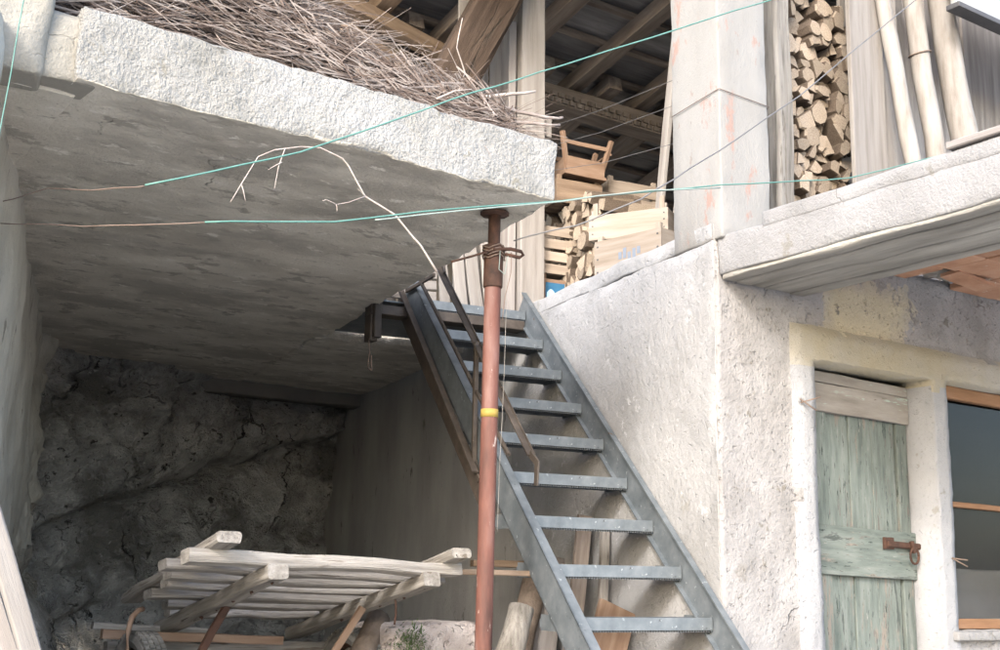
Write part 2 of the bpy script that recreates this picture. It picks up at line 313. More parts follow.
def prism(name, poly, ext, m, parent=None):
    """closed polygon (3-D points) pushed along ext"""
    n = len(poly); ext = Vector(ext)
    V = [Vector(p) for p in poly] + [Vector(p)+ext for p in poly]
    Fc = [tuple(range(n)), tuple(range(2*n-1, n-1, -1))] + [(i, (i+1) % n, n+(i+1) % n, n+i)[::-1] for i in range(n)]
    me = mesh(name, V, Fc)
    bm = bmesh.new(); bm.from_mesh(me); bmesh.ops.recalc_face_normals(bm, faces=bm.faces); bm.to_mesh(me); bm.free()
    return obj(name, me, m, parent)
def sag(a, b, dz, n=14):
    a, b = Vector(a), Vector(b)
    return [a.lerp(b, i/n) - Vector((0, 0, dz*4*(i/n)*(1-i/n))) for i in range(n+1)]
def wiggle(pts, amt, sub=4, seed=0):
    out = []
    for i in range(len(pts)-1):
        for s in range(sub):
            p = Vector(pts[i]).lerp(Vector(pts[i+1]), s/sub)
            out.append(p + (noise.noise_vector(p*5+Vector((seed, 0, 0)))*amt if (i or s) else Vector()))
    out.append(Vector(pts[-1])); return out

# ------------------------------------------------------------------ ground
V, Fc = [], []
xs = [-400, -120, -40, -15] + [-6+i*.5 for i in range(37)] + [20, 45, 130, 400]
ys = [-400, -120, -40, -15] + [-6+i*.5 for i in range(41)] + [25, 50, 140, 400]
for y in ys:
    for x in xs:
        t = max(0., min(1., (y-.5)/3.0)); t = t*t*(3-2*t)
        z = -1.6 + (GZ+1.6)*t
        V.append((x, y, z + noise.noise(Vector((x, y, 0))*.9)*.03 + noise.noise(Vector((x, y, 3))*3)*.012))
W_ = len(xs)
for j in range(len(ys)-1):
    for i in range(W_-1): Fc.append((j*W_+i, j*W_+i+1, (j+1)*W_+i+1, (j+1)*W_+i))
gr = obj('ground', mesh('ground', V, Fc), M['ground'], smooth=True); gr['kind'] = 'structure'

# ------------------------------------------------------------------ house shell
H = thing('house', 'old whitewashed farmhouse with open cellar bay, loft and balcony', 'house', (4.0, 4.0, GZ))
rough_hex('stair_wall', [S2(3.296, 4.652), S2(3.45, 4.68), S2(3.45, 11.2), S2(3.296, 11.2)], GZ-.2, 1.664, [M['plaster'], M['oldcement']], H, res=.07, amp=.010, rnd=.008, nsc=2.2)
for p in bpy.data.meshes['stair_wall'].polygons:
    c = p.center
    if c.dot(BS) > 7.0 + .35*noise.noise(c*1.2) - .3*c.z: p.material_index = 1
rough_hex('wall_cap', [S2(3.2965, 4.66), S2(3.452, 4.69), S2(3.452, 9.0), S2(3.2965, 9.0)], 1.6655, 1.757, M['plaster'], H, res=.05, amp=.008, rnd=.010, nsc=3)
# door wall with a door opening and a window opening
def wall_openings(name, x0, x1, z0, z1, y, th, holes, m, parent, res=.035, band=None):
    xe = sorted({x0, x1, *[h[0] for h in holes], *[h[1] for h in holes]}); ze = sorted({z0, z1, *[h[2] for h in holes], *[h[3] for h in holes]})
    def fill(e):
        o = []
        for a, b_ in zip(e, e[1:]):
            n = max(1, round((b_-a)/res)); o += [a+(b_-a)*i/n for i in range(n)]
        return o+[e[-1]]
    X, Z = fill(xe), fill(ze); V, Fc, id1, id2 = [], [], {}, {}
    solid = lambda i, k: 0 <= i < len(X)-1 and 0 <= k < len(Z)-1 and not any(h[0] < (X[i]+X[i+1])/2 < h[1] and h[2] < (Z[k]+Z[k+1])/2 < h[3] for h in holes)
    def f(i, k):
        if (i, k) not in id1:
            P = Vector((X[i], y, Z[k]))
            D = nv(P, 2.5)*.012 + nv(P, 9)*.006 + nv(P, 22)*.004
            bo = band(X[i]+noise.noise(P*8)*.012, Z[k]+noise.noise(P*9)*.012) if band else 0
            P = P + Vector((D.x*.8, D.y-bo, D.z*.8)); id1[i, k] = len(V); V.append(P)
        return id1[i, k]
    def b_(i, k):
        if (i, k) not in id2: id2[i, k] = len(V); V.append(Vector((max(X[i], 4.22), y+th, Z[k])) + nv(Vector((X[i], y, Z[k])), 9)*.005)
        return id2[i, k]
    for i in range(len(X)-1):
        for k in range(len(Z)-1):
            if not solid(i, k): continue
            Fc.append((f(i, k), f(i+1, k), f(i+1, k+1), f(i, k+1))); Fc.append((b_(i, k), b_(i, k+1), b_(i+1, k+1), b_(i+1, k)))
            if not solid(i-1, k): Fc.append((f(i, k), f(i, k+1), b_(i, k+1), b_(i, k)))
            if not solid(i+1, k): Fc.append((f(i+1, k), b_(i+1, k), b_(i+1, k+1), f(i+1, k+1)))
            if not solid(i, k-1): Fc.append((f(i, k), b_(i, k), b_(i+1, k), f(i+1, k)))
            if not solid(i, k+1): Fc.append((f(i, k+1), f(i+1, k+1), b_(i+1, k+1), b_(i, k+1)))
    return obj(name, mesh(name, V, Fc), m, parent, smooth=True)
DX0, DX1, DZ1 = 4.675, 5.645, 1.14
WX0, WX1, WZ0, WZ1 = 5.775, 6.95, -.215, 1.15
def band(x, z):
    if 4.545 < x < 7.1 and DZ1-.03 < z < 1.315: return .028
    if 4.545 < x < DX0+.03 and z < 1.315: return .03
    if DX1-.03 < x < WX0+.03 and z < 1.315: return .02
    return 0
o = wall_openings('door_wall', 4.014, 8.2, GZ-.2, 1.74, 4.035, .3, [(DX0, DX1, GZ-.25, DZ1), (WX0, WX1, WZ0, WZ1)], [M['doorwall'], M['jamb'], M['ochre']], H, band=band)
for p in o.data.polygons:
    c = p.center; nz_ = noise.noise(c*6)*.02
    if c.y > 4.3: continue
    if 4.545 < c.x < 7.1 and DZ1-.05+nz_ < c.z < 1.315+nz_: p.material_index = 2
    elif (4.545+nz_*.4 < c.x < DX0+.01 or DX1-.03 < c.x < WX0+.03) and c.z < 1.315: p.material_index = 1
    else: p.material_index = 0
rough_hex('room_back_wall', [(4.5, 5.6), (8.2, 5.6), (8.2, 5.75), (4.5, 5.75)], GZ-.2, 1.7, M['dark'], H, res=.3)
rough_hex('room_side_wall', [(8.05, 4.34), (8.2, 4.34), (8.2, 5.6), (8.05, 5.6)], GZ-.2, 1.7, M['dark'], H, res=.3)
rough_hex('inner_sill', [(5.6, 4.42), (7.2, 4.42), (7.2, 4.75), (5.6, 4.75)], GZ-.2, .12, M['curtain'], H, res=.15)
# column standing on the corner
rough_hex('column', [(4.012, 3.975), (4.35, 3.965), (4.395, 4.36), (4.07, 4.385)], 1.66, 5.0, M['column'], H, res=.07, amp=.006, rnd=.012)
# balcony: side beam, slab of clay blocks, floor
rough_hex('balcony_beam', [(4.035, 1.2), (4.66, 1.2), (4.62, 4.028), (4.035, 4.028)], 1.48, 1.675, M['beam'], H, res=.06, amp=.008, rnd=.012)
rough_hex('balcony_parapet', [(4.031, 1.2), (4.55, 1.2), (4.55, 3.735), (4.031, 3.735)], 1.655, 1.73, M['beam'], H, res=.06, amp=.006, rnd=.012)
for k in range(6):                                               # board-marked concrete under the beam, each strip a casting board's print
    xa = 4.05 + k*.095
    rough_hex('formwork_strip', [(xa, 1.21), (xa+.088, 1.21), (xa+.088, 4.02-k*.004), (xa, 4.02)], 1.462-.006*(k % 2)-random.uniform(0, .004), 1.50, M['shutter_concrete'], H, res=.09, amp=.006, rnd=.008, nsc=4)
rough_hex('light_leak_filler', [(4.52, 1.2), (4.675, 1.2), (4.672, 4.02), (4.52, 4.02)], 1.62, 1.737, M['shutter_concrete'], H, res=.2, amp=.002, rnd=0)  # unseen filler added to stop sun leaking in above the beam
rough_hex('balcony_floor', [(4.66, 1.2), (8.2, 1.2), (8.2, 4.02), (4.62, 4.02)], 1.735, 1.80, M['shutter_concrete'], H, res=.2, amp=.005)
tl = thing('clay_ceiling', '', '', (6, 3, 1.7)); del tl['label'], tl['category']; tl.parent = H; tl.matrix_parent_inverse = WM[H].inverted()
for j in range(11):
    for i in range(9):
        x0 = 4.68 + i*.4; y0 = 3.77 - j*.255
        if (i, j) in ((2, 0), (5, 2)): continue
        dz = random.uniform(-.006, .006)
        Mx = Matrix.Translation((x0+.195, y0+.122, 1.715+dz)) @ Matrix.Rotation(random.uniform(-.02, .02), 4, 'Z')
        if 'tile' not in bpy.data.meshes:
            bm = bmesh.new(); bmesh.ops.create_cube(bm, size=1); bmesh.ops.scale(bm, vec=(.392, .248, .036), verts=bm.verts)
            bmesh.ops.bevel(bm, geom=bm.edges[:], offset=.005, segments=1, affect='EDGES'); tm = bpy.data.meshes.new('tile'); bm.to_mesh(tm); bm.free(); tm.materials.append(M['clay'])
        obj('clay_block', bpy.data.meshes['tile'], M['clay'], tl, Mx)
beam('broken_clay_block', (5.56, 3.80, 1.69), (5.86, 3.78, 1.66), .13, .02, M['clay'], tl, hint=(0, 0, 1), jit=.01)
# terrace slab over the cellar, ceiling further in, loft floor
ts = rough_hex('terrace_slab', [(.90, 3.866), (2.965, 3.925), S2(2.235, 11.3), (.9, 11.3)], 1.618, 1.89, [M['slab'], M['soffit']], H, res=.045, amp=.012, rnd=.012, nsc=2.3, crag=.009)
for p in ts.data.polygons:
    c = p.center
    if p.normal.z < -.6 or c.y > 4.6: p.material_index = 1
rough_hex('cellar_ceiling', [S2(2.18, 7.76), S2(3.33, 7.76), S2(3.4, 11.3), S2(2.18, 11.3)], 1.61, 1.76, M['soffit'], H, res=.1, amp=.02, rnd=.02, nsc=1.6)
rough_hex('terrace_end_block', [(-.5, 3.845), (.98, 3.90), (.98, 4.05), (-.5, 4.0)], 1.622, 1.86, M['endblock'], H, res=.04, amp=.018, rnd=.02, nsc=2)
rough_hex('terrace_end_pier', [(-.5, 3.825), (.80, 3.865), (.84, 4.04), (-.5, 4.0)], 1.608, 2.7, M['endblock'], H, res=.04, amp=.02, rnd=.03, nsc=2.4)
rough_hex('terrace_side_strip', [(-.3, 3.98), (.94, 4.0), (.94, 11.3), (-.3, 11.3)], 1.612, 1.85, M['soffit'], H, res=.08, amp=.012, rnd=.01, nsc=2)
rough_hex('loft_floor', [S2(3.451, 4.7), (9.2, 4.34), (9.2, 9.6), S2(3.451, 9.6)], 1.60, 1.70, M['soffit'], H, res=.3, amp=.004, rnd=0)
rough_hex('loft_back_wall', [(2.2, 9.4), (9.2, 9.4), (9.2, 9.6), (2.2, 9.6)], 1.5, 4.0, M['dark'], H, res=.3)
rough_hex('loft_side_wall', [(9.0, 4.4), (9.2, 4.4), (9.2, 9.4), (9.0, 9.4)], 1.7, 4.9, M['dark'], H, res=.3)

# left side of the cellar: leaning plaster and rock
def heightfield(name, p0, p1, z0, z1, nx, nz, fn, m, parent=None, smooth=True):
    p0, p1 = Vector((*p0, 0)), Vector((*p1, 0)); d = (p1-p0).normalized(); nrm = Vector((d.y, -d.x, 0)); V, Fc = [], []
    for k in range(nz+1):
        for i in range(nx+1):
            P = p0.lerp(p1, i/nx); P.z = z0+(z1-z0)*k/nz
            V.append(P + nrm*fn(P, i/nx, k/nz))
    for k in range(nz):
        for i in range(nx): Fc.append((k*(nx+1)+i, k*(nx+1)+i+1, (k+1)*(nx+1)+i+1, (k+1)*(nx+1)+i))
    o = obj(name, mesh(name, V, Fc), m, parent, smooth=smooth)
    return o
def ridged(P, sc, o=5):
    return noise.ridged_multi_fractal(P*sc, 1.0, 2.1, o, 1.0, 2.0, noise_basis='PERLIN_ORIGINAL')
def rockfn(P, u, v):
    h = .22*noise.fractal(P*1.1, .8, 2.1, 5) + .10*noise.fractal(Vector((P.x*1.5+P.z*2, P.y*2, P.z*3-P.x*1.2))*1.3, .7, 2.2, 5)
    h += -.05*ridged(P*1.0+Vector((3, 1, 0)), 1.5)*.6 + .05*noise.cell(Vector((P.x*2.2+P.z*1.2, 0, P.z*3.2-P.x*1.2)))
    # big diagonal crack and an overhanging lip
    s = P.z - (.30 + .36*(P.x-2.2)) - .12*noise.noise(P*2.2)
    h += .16*max(0, min(1, s/.12)) if s > 0 else 0
    h -= .14*math.exp(-(s/.03)**2)
    return h
rk = heightfield('rock_face', (.9, 8.55), (6.0, 10.55), GZ-.3, 1.75, 230, 120, rockfn, M['rock'])
rk['kind'] = 'structure'
def leftfn(P, u, v):
    low = max(0., min(1., (.05 - P.z + .25*noise.noise(P*1.3))/.5)); back = max(0, min(1, (P.y-7.2)/1.2))
    h = .03*noise.fractal(P*1.5, .8, 2.1, 4) + low*(.16 + .22*noise.fractal(P*1.4, .8, 2.1, 6) + .06*ridged(P, 1.3)*.6)
    return h + .12*back*noise.fractal(P*2, .8, 2.1, 5) + .02*noise.noise(Vector((P.x*3, P.y*3, P.z*.6)))
lw = heightfield('side_wall', (.62, 3.75), (2.1, 9.06), GZ-.3, 1.75, 190, 100, leftfn, [M['cavewall'], M['rockwarm']])
for p in lw.data.polygons:
    c = p.center
    if c.z < .05 + .3*noise.noise(c*1.3) + .25*max(0, c.y-7.5): p.material_index = 1
tag(lw, 'leaning beige plaster wall over bare rock on the left of the cellar', 'wall')

# roof over the loft
RT = thing('roof', '', '', (6, 6.5, 4.1)); del RT['label'], RT['category']; RT.parent = H; RT.matrix_parent_inverse = WM[H].inverted()
rz = lambda y: 4.08 - .22*(y-7.2)
y = 4.0; k = 0
wn = .2
while y < 9.5:
    wd = wn; wn = random.uniform(.16, .23)
    beam('roof_board', (2.65+random.uniform(-.05, .05), y, rz(y)+.02+.008*(k % 2)), (9.1, y, rz(y)+.02+.008*(k % 2)), wd+.01, .022, M['roofdeck'], RT, hint=(0, .215, .976), segs=2)
    y += (wd+wn)/2; k += 1
for i in range(15):
    y = 4.2 + i*.36
    beam('batten', (2.7, y, rz(y)-.02), (9.0, y, rz(y)-.02), .05, .04, M['wood_dark'], RT, hint=(0, .2, 1))
for x in (3.7, 4.28, 4.92, 5.60, 6.3, 7.0, 7.8):
    beam('rafter', (x, 3.9, rz(3.9)-.10), (x-.03, 7.3, rz(7.3)-.10), .13, .12, M['wood_dark'] if x > 4 else M['wood_brown'], RT, jit=.008)
    beam('rafter', (x+.28, 7.0, rz(7.0)-.10), (x+.30, 9.4, rz(9.4)-.10), .13, .12, M['wood_dark'], RT, jit=.008)
pu = beam('purlin', (3.3, 7.2, 3.80), (9.0, 7.2, 3.84), .2, .16, M['wood_dark'], RT, jit=.006)
V, Fc = [], []
for i in range(60):                                              # ribbed front edge of the purlin cladding
    for r_ in range(2):
        x = 3.9 + i*.075 + r_*.037; z = 3.755 + r_*.045; bsz = len(V)
        for dx in (0, .05):
            for dy in (0, .03):
                for dz in (0, .035): V.append((x+dx, 7.08+dy, z+dz))
        Fc += [tuple(bsz+q for q in f_) for f_ in ((0, 1, 3, 2), (4, 6, 7, 5), (0, 4, 5, 1), (2, 3, 7, 6), (0, 2, 6, 4), (1, 5, 7, 3))]
o = obj('ribbed_edge', mesh('ribbed_edge', V, Fc), M['wood_dark'], pu); o['kind'] = 'stuff'
# beams glimpsed above the brushwood
beam('tie_beam', (2.9, 6.9, 4.02), (4.4, 7.0, 3.78), .12, .1, M['wood_brown'], RT, jit=.006)
beam('tie_beam', (3.2, 6.6, 3.55), (3.75, 6.75, 3.47), .11, .09, M['wood_brown'], RT, jit=.006)
beam('tie_beam', (3.3, 7.3, 3.7), (3.5, 6.5, 3.1), .1, .08, M['wood_dark'], RT, jit=.006)
# diagonal brace, loft posts
beam('brace', S(2.53, 6.72, 2.75), S(3.13, 6.72, 4.05), .30, .2, M['brace'], H, hint=BS, jit=.012, segs=6, ch=.03)
beam('loft_post', S(3.365, 6.86, 1.70), S(3.345, 6.86, 4.15), .175, .16, M['wood_pale'], H, hint=BS, jit=.004, segs=5)
beam('loft_post_side_board', S(3.235, 6.9, 1.70), S(3.215, 6.9, 3.78), .055, .14, M['wood_grey'], H, hint=BS, jit=.004)
beam('loft_post', (4.80, 4.30, 1.70), (4.80, 4.29, 4.6), .135, .12, M['wood_cart'], H, jit=.007, segs=8, ch=.02)
beam('nailer_block', S(3.47, 6.84, 2.98), S(3.47, 6.84, 3.12), .08, .06, M['wood_pale'], H)
# plank wall at the head of the stairs
PW = thing('plank_wall', '', '', S(2.8, 6.98, 1.7)); del PW['label'], PW['category']; PW.parent = H; PW.matrix_parent_inverse = WM[H].inverted()
a = 2.88
for k, wd in enumerate((.12, .12, .13)):
    beam('board', S(a+wd/2, 6.98+.012*(k % 2), 1.68), S(a+wd/2-.02, 6.98+.012*(k % 2), 4.2), wd-.006, .025, M['wood_pale'], PW, hint=BS)
    a += wd
for k, (a0, a1, zt, wd, dy) in enumerate(((2.34, 2.30, 2.35, .10, 0), (2.44, 2.42, 2.4, .09, .03), (2.545, 2.52, 2.4, .10, .0), (2.66, 2.62, 2.45, .11, .03), (2.80, 2.73, 2.3, .07, -.05), (2.92, 2.84, 2.3, .08, -.06), (3.03, 2.93, 2.3, .09, -.05), (3.13, 3.06, 2.4, .09, -.04))):
    beam('board', S(a0, 6.95+dy, 1.68), S(a1, 6.95+dy, zt), wd, .022, M['wood_pale'], PW, hint=BS)
for k, z in enumerate((1.76, 1.83, 1.90)):
    beam('board', S(2.38, 6.88, z), S(2.72, 6.88, z+.015), .06, .02, M['wood_pale'], PW, hint=BS)
# grey boards closing the loft above the balcony
GW = thing('loft_partition', '', '', (6.5, 4.6, 1.7)); del GW['label'], GW['category']; GW.parent = H; GW.matrix_parent_inverse = WM[H].inverted()
x = 5.64
for k, wd in enumerate((.22, .22, .2, .23, .21, .22, .25, .27, .24, .26)):
    beam('board', (x+wd/2, 4.52+.014*(k % 2), 1.70), (x+wd/2-.01, 4.52+.014*(k % 2), 4.5), wd-.008, .025, M['wood_grey'] if k > 2 else M['wood_pale'], GW, hint=(0, 1, 0))
    x += wd
# fascia of sheet metal, top right
rough_hex('eaves_sheet', [(5.9, 3.86), (8.6, 3.86), (8.6, 3.9), (5.9, 3.9)], 3.435, 4.4, M['sheet'], H, res=.4, amp=.002, rnd=.003)
rough_hex('eaves_trim', [(5.88, 3.83), (8.6, 3.83), (8.6, 3.92), (5.88, 3.92)], 3.40, 3.432, M['black'], H, res=.4, amp=.001, rnd=.003)

# ------------------------------------------------------------------ door and window
D = thing('door', '', '', (5.2, 4.22, GZ)); del D['label'], D['category']; D.parent = H; D.matrix_parent_inverse = WM[H].inverted()
D['label'] = 'weathered plank door with peeling pale green paint and rusty bolt'
YD = 4.215
def dboard(nm, x0, x1, z0, z1, dy, m, th=.025):
    return beam(nm, ((x0+x1)/2, YD-dy, z0), ((x0+x1)/2, YD-dy, z1), x1-x0-.004, th, m, D, hint=(0, 1, 0), jit=.0015, segs=4)
for x0, x1, dy in ((4.68, 4.97, .016), (4.972, 5.155, .0), (5.157, 5.345, .003), (5.347, 5.545, .0), (5.547, 5.64, .016)): dboard('plank', x0, x1, GZ+.01, .92, dy, M['door'])
def hrail(nm, z0, z1, dy, m, tilt=0.):
    return beam(nm, (4.68, YD-dy, (z0+z1)/2+tilt), (5.64, YD-dy, (z0+z1)/2-tilt), z1-z0-.003, .028, m, D, hint=(0, 1, 0), jit=.002, segs=5)
hrail('head_board', 1.06, 1.122, .03, M['doorbare'], .012); hrail('rail', .905, 1.06, .034, M['doorbare'], .008); hrail('rail', .055, .312, .034, M['door'], .013)
bolt = beam('bolt', (5.37, YD-.065, .232), (5.76, YD-.065, .222), .034, .028, M['rust'], D, hint=(0, 1, 0), jit=.001, ch=.012)
beam('bolt_plate', (5.36, YD-.055, .237), (5.43, YD-.055, .235), .062, .025, M['rust'], D, hint=(0, 1, 0), jit=.001)
beam('staple', (5.555, YD-.085, .25), (5.575, YD-.085, .19), .022, .025, M['rust'], D, hint=(0, 1, 0), jit=.001)
tube('ring', [(5.57+.036*math.cos(t), YD-.09, .172+.042*math.sin(t)) for t in [R(a) for a in range(0, 361, 24)]], .007, M['rust'], D, n=6)
WN = thing('window', '', '', (6.36, 4.1, -.2)); del WN['label'], WN['category']; WN.parent = H; WN.matrix_parent_inverse = WM[H].inverted()
WN['label'] = 'dark dusty window in a thin brown wooden frame'
YW = 4.13
for (p0, p1, wd) in (((5.80, YW, -.21), (5.80, YW, 1.15), .032), ((6.93, YW, -.21), (6.93, YW, 1.13), .05), ((6.62, YW-.001, -.21), (6.62, YW-.001, 1.13), .04)):
    beam('frame', p0, p1, wd, .05, M['winwood'], WN, hint=(0, 1, 0), jit=.001)
for z, wd in ((1.112, .075), (.47, .03), (-.185, .055)):
    beam('frame', (5.79, YW-.003, z), (6.94, YW-.003, z-.01), wd, .046, M['winwood'], WN, hint=(0, 1, 0), jit=.001)
for x0, x1 in ((5.815, 6.605), (6.635, 6.91)):
    for z0, z1 in ((-.16, .455), (.485, 1.055)):
        prism('pane', [(x0, YW+.008, z0), (x1, YW+.008, z0), (x1, YW+.008, z1), (x0, YW+.008, z1)], (0, .004, 0), M['glass'], WN)
rough_hex('sill', [(5.72, 3.985), (7.0, 3.985), (7.0, 4.12), (5.72, 4.12)], -.27, -.219, M['beam'], WN, res=.06, amp=.005, rnd=.012)
# nails and wire ends in the plaster
tube('nail', [(4.56, 4.0, .90), (4.64, 3.94, .93)], .004, M['wire'], H, n=5); tube('nail', [(4.555, 4.0, .92), (4.62, 3.95, .86)], .004, M['wire'], H, n=5)
tube('nail', [(5.735, 4.01, .165), (5.79, 3.95, .155)], .004, M['wire'], H, n=5); tube('nail', [(5.735, 4.01, .165), (5.785, 3.95, .12)], .004, M['wire'], H, n=5)

# ------------------------------------------------------------------ staircase
ST = thing('staircase', 'steep galvanised steel staircase with open grating treads climbing to the loft', 'staircase', S(2.87, 4.0, GZ))
RUN, RISE = .2506, .2310
def tz(i): return -.178 + RISE*i
def tb(i): return 4.672 + RUN*i
sd = Vector((0, RUN, RISE)).normalized()
def stringer(nm, a, inner):
    def P(b, z): return S(a, b, z)
    n_ = Vector((0, -sd.z, sd.y))                                 # up-front normal in (b,z)
    lo = -3.15; hi = 8.35
    def q(i, off): return (tb(i)+n_.y*off, tz(i)+n_.z*off)
    up, dn = .105, -.058
    pts = [q(lo, up), q(lo, dn), q(hi, dn), q(hi, up)]
    b0, z0 = pts[0]
    poly = [P(*p) for p in pts]
    prism(nm, poly, AS*.008, M['steel'], ST)
    fl = prism('flange', [P(*q(lo, up)), P(*q(hi, up)), P(*q(hi, up-.008)), P(*q(lo, up-.008))], AS*(inner*.05) + AS*.0, M['steel'], ST)
    prism('flange', [P(*q(lo, dn)), P(*q(hi, dn)), P(*q(hi, dn+.008)), P(*q(lo, dn+.008))], AS*(inner*.05), M['steel'], ST)
stringer('stringer', 2.478, 1); stringer('stringer', 3.268, -.5)
def box_data(V, Fc, c, h):
    b_ = len(V)
    for sx in (-1, 1):
        for sy in (-1, 1):
            for sz in (-1, 1): V.append((c[0]+sx*h[0], c[1]+sy*h[1], c[2]+sz*h[2]))
    Fc += [tuple(b_+q for q in f_) for f_ in ((0, 1, 3, 2), (4, 6, 7, 5), (0, 4, 5, 1), (2, 3, 7, 6), (0, 2, 6, 4), (1, 5, 7, 3))]
TW = .385
V, Fc = [], []
box_data(V, Fc, (0, 0, 0), (TW, .003, .027)); box_data(V, Fc, (0, .012, .026), (TW, .012, .002))
box_data(V, Fc, (0, .120, .0235), (TW-.002, .108, .0015)); box_data(V, Fc, (0, .232, -.004), (TW, .003, .02)); box_data(V, Fc, (-TW+.003, .1125, 0), (.0029, .11, .035)); box_data(V, Fc, (TW-.003, .1125, 0), (.0029, .11, .035))
me_t = mesh('tread', V, Fc)
V, Fc = [], []
for i in range(20): box_data(V, Fc, (-TW+.02+i*.038, .114, .020), (.0025, .107, .003))
for j in range(15): box_data(V, Fc, (0, .016+j*.0141, .003), (TW-.008, .0018, .021))
for i in range(54): box_data(V, Fc, (-TW+.015+i*.01395, .010, -.030), (.0035, .006, .006))   # toothed lower lip
me_g = mesh('grating', V, Fc)
ang = Matrix.Rotation(-TS, 4, 'Z')
for i in range(-2, 9):
    Mx = Matrix.Translation(S(2.877, tb(i), tz(i))) @ ang @ Matrix.Rotation(random.uniform(-.004, .004), 4, 'Y')
    t_ = obj('tread', me_t, M['steel'], ST, Mx)
    gq = obj('grating', me_g, M['gratesteel'], t_, Mx)
# landing frame
beam('landing_beam', S(2.22, 6.72, 1.60), S(3.25, 6.72, 1.60), .12, .06, M['darksteel'], ST, hint=(0, 0, 1), jit=.001)
prism('landing_plate', [S(2.2, 6.73, 1.668), S(3.26, 6.73, 1.668), S(3.26, 7.74, 1.668), S(2.2, 7.74, 1.668)], (0, 0, .008), M['steel'], ST)
beam('hanger', S(2.255, 6.66, 1.42), S(2.25, 6.66, 1.78), .05, .05, M['darksteel'], ST, jit=.001)
beam('hanger_foot', S(2.235, 6.70, 1.40), S(2.235, 6.70, 1.56), .05, .08, M['darksteel'], ST, jit=.001)
# railing on the left string
RL = thing('handrail', '', '', S(2.465, 5.0, .5)); del RL['label'], RL['category']; RL.parent = ST; RL.matrix_parent_inverse = WM[ST].inverted()
RL['label'] = 'low brown steel handrail ending in a bent flat bar'
ar = 2.462
def rbar(b0, z0, b1, z1, wd, th, nm='bar', m='darksteel', aa=ar): return beam(nm, S(aa, b0, z0), S(aa, b1, z1), wd*.82, th*.82, M[m], RL, hint=AS, jit=.001, ch=.003)
rbar(6.86, 1.80, 5.55, .50, .045, .012); rbar(6.80, 1.80, 5.55, .54, .012, .045, aa=ar-.02)
rbar(6.84, 1.70, 5.50, .40, .15, .010, 'side_plate', aa=2.4705)
rbar(6.53, 1.80, 5.2, .60, .022, .022)
rbar(6.21, 1.79, 4.96, .575, .012, .045, 'top_rail'); rbar(6.21, 1.785, 4.96, .57, .045, .010, 'top_rail', aa=ar+.018)
rbar(4.965, .585, 4.885, .53, .045, .012); rbar(4.89, .545, 4.90, .43, .045, .012)
rbar(6.72, 1.745, 6.26, 1.745, .03, .02); rbar(5.62, 1.23, 5.62, .60, .03, .03); rbar(6.21, 1.76, 6.30, 1.86, .03, .02); rbar(6.1, 1.72, 6.16, 1.86, .03, .015)
# iron bar across at the foot
beam('cross_bar', S(2.12, 4.95, .035), S(2.49, 5.0, .035), .025, .025, M['wood_brown'], ST, jit=.001)

# ------------------------------------------------------------------ steel prop
PP = thing('steel_prop', 'rusty red telescopic steel prop under the terrace slab corner', 'prop', (2.845, 4.25, GZ))
pz = lambda z: Vector((2.829+.006*(1.63-z), 4.205+.02*(1.63-z), z))
tube('outer_tube', [pz(GZ), pz(-.2), pz(.5), pz(1.28)], .0365, M['redpaint'], PP, n=20)
tube('inner_tube', [pz(1.25), pz(1.61)], .0275, M['rust'], PP, n=16)
tube('collar', [pz(1.265), pz(1.27), pz(1.40), pz(1.43)], [.041, .043, .043, .040], M['rust'], PP, n=20)
tube('collar_ring', [pz(1.41), pz(1.455)], .047, M['rust'], PP, n=20)
tube('top_plate', [pz(1.596), pz(1.612)], .065, M['rust'], PP, n=8); tube('base_plate', [pz(GZ-.01), pz(GZ+.012)], .085, M['rust'], PP, n=4)
tube('tape_band', [pz(.69), pz(.725)], .0385, M['yellow'], PP, n=20)
h0 = pz(1.425)
tube('pin_handle', [h0+Vector(v) for v in ((-.03, -.04, 0), (.05, -.06, .012), (.11, -.055, .012), (.125, -.05, 0), (.11, -.045, -.014), (.03, -.05, -.014))], .008, M['rust'], PP, n=6)
tube('pin_rod', [h0+Vector(v) for v in ((-.05, -.03, -.01), (-.12, -.02, -.04), (-.22, 0, -.08))], .005, M['rust'], PP, n=6)
for k in range(4):
    tube('wire_wrap', [pz(1.40+.015*k+.01*math.sin(t*3))+Vector((.05*math.cos(t), .05*math.sin(t), 0)) for t in [R(a) for a in range(0, 361, 30)]], .003, M['wire'], PP, n=5)
tube('hanging_wire', wiggle([h0+Vector((.06, -.05, 0)), h0+Vector((.055, -.05, -.1)), h0+Vector((.03, -.05, -.2)), h0+Vector((.02, -.05, -.31))], .006), .002, M['wire'], PP, n=5)
tube('hanging_wire', wiggle([h0+Vector((.0, -.05, .0)), h0+Vector((-.01, -.055, -.09)), h0+Vector((.02, -.055, -.11)), h0+Vector((.05, -.05, .02))], .004), .002, M['whitecord'], PP, n=5)
tube('measuring_cord', wiggle([pz(1.25)+Vector((.048, -.04, 0)), pz(.9)+Vector((.042, -.045, 0)), pz(.5)+Vector((.030, -.045, 0)), pz(.2)+Vector((.025, -.045, 0))], .002), .0011, M['wood_cart'], PP, n=5)

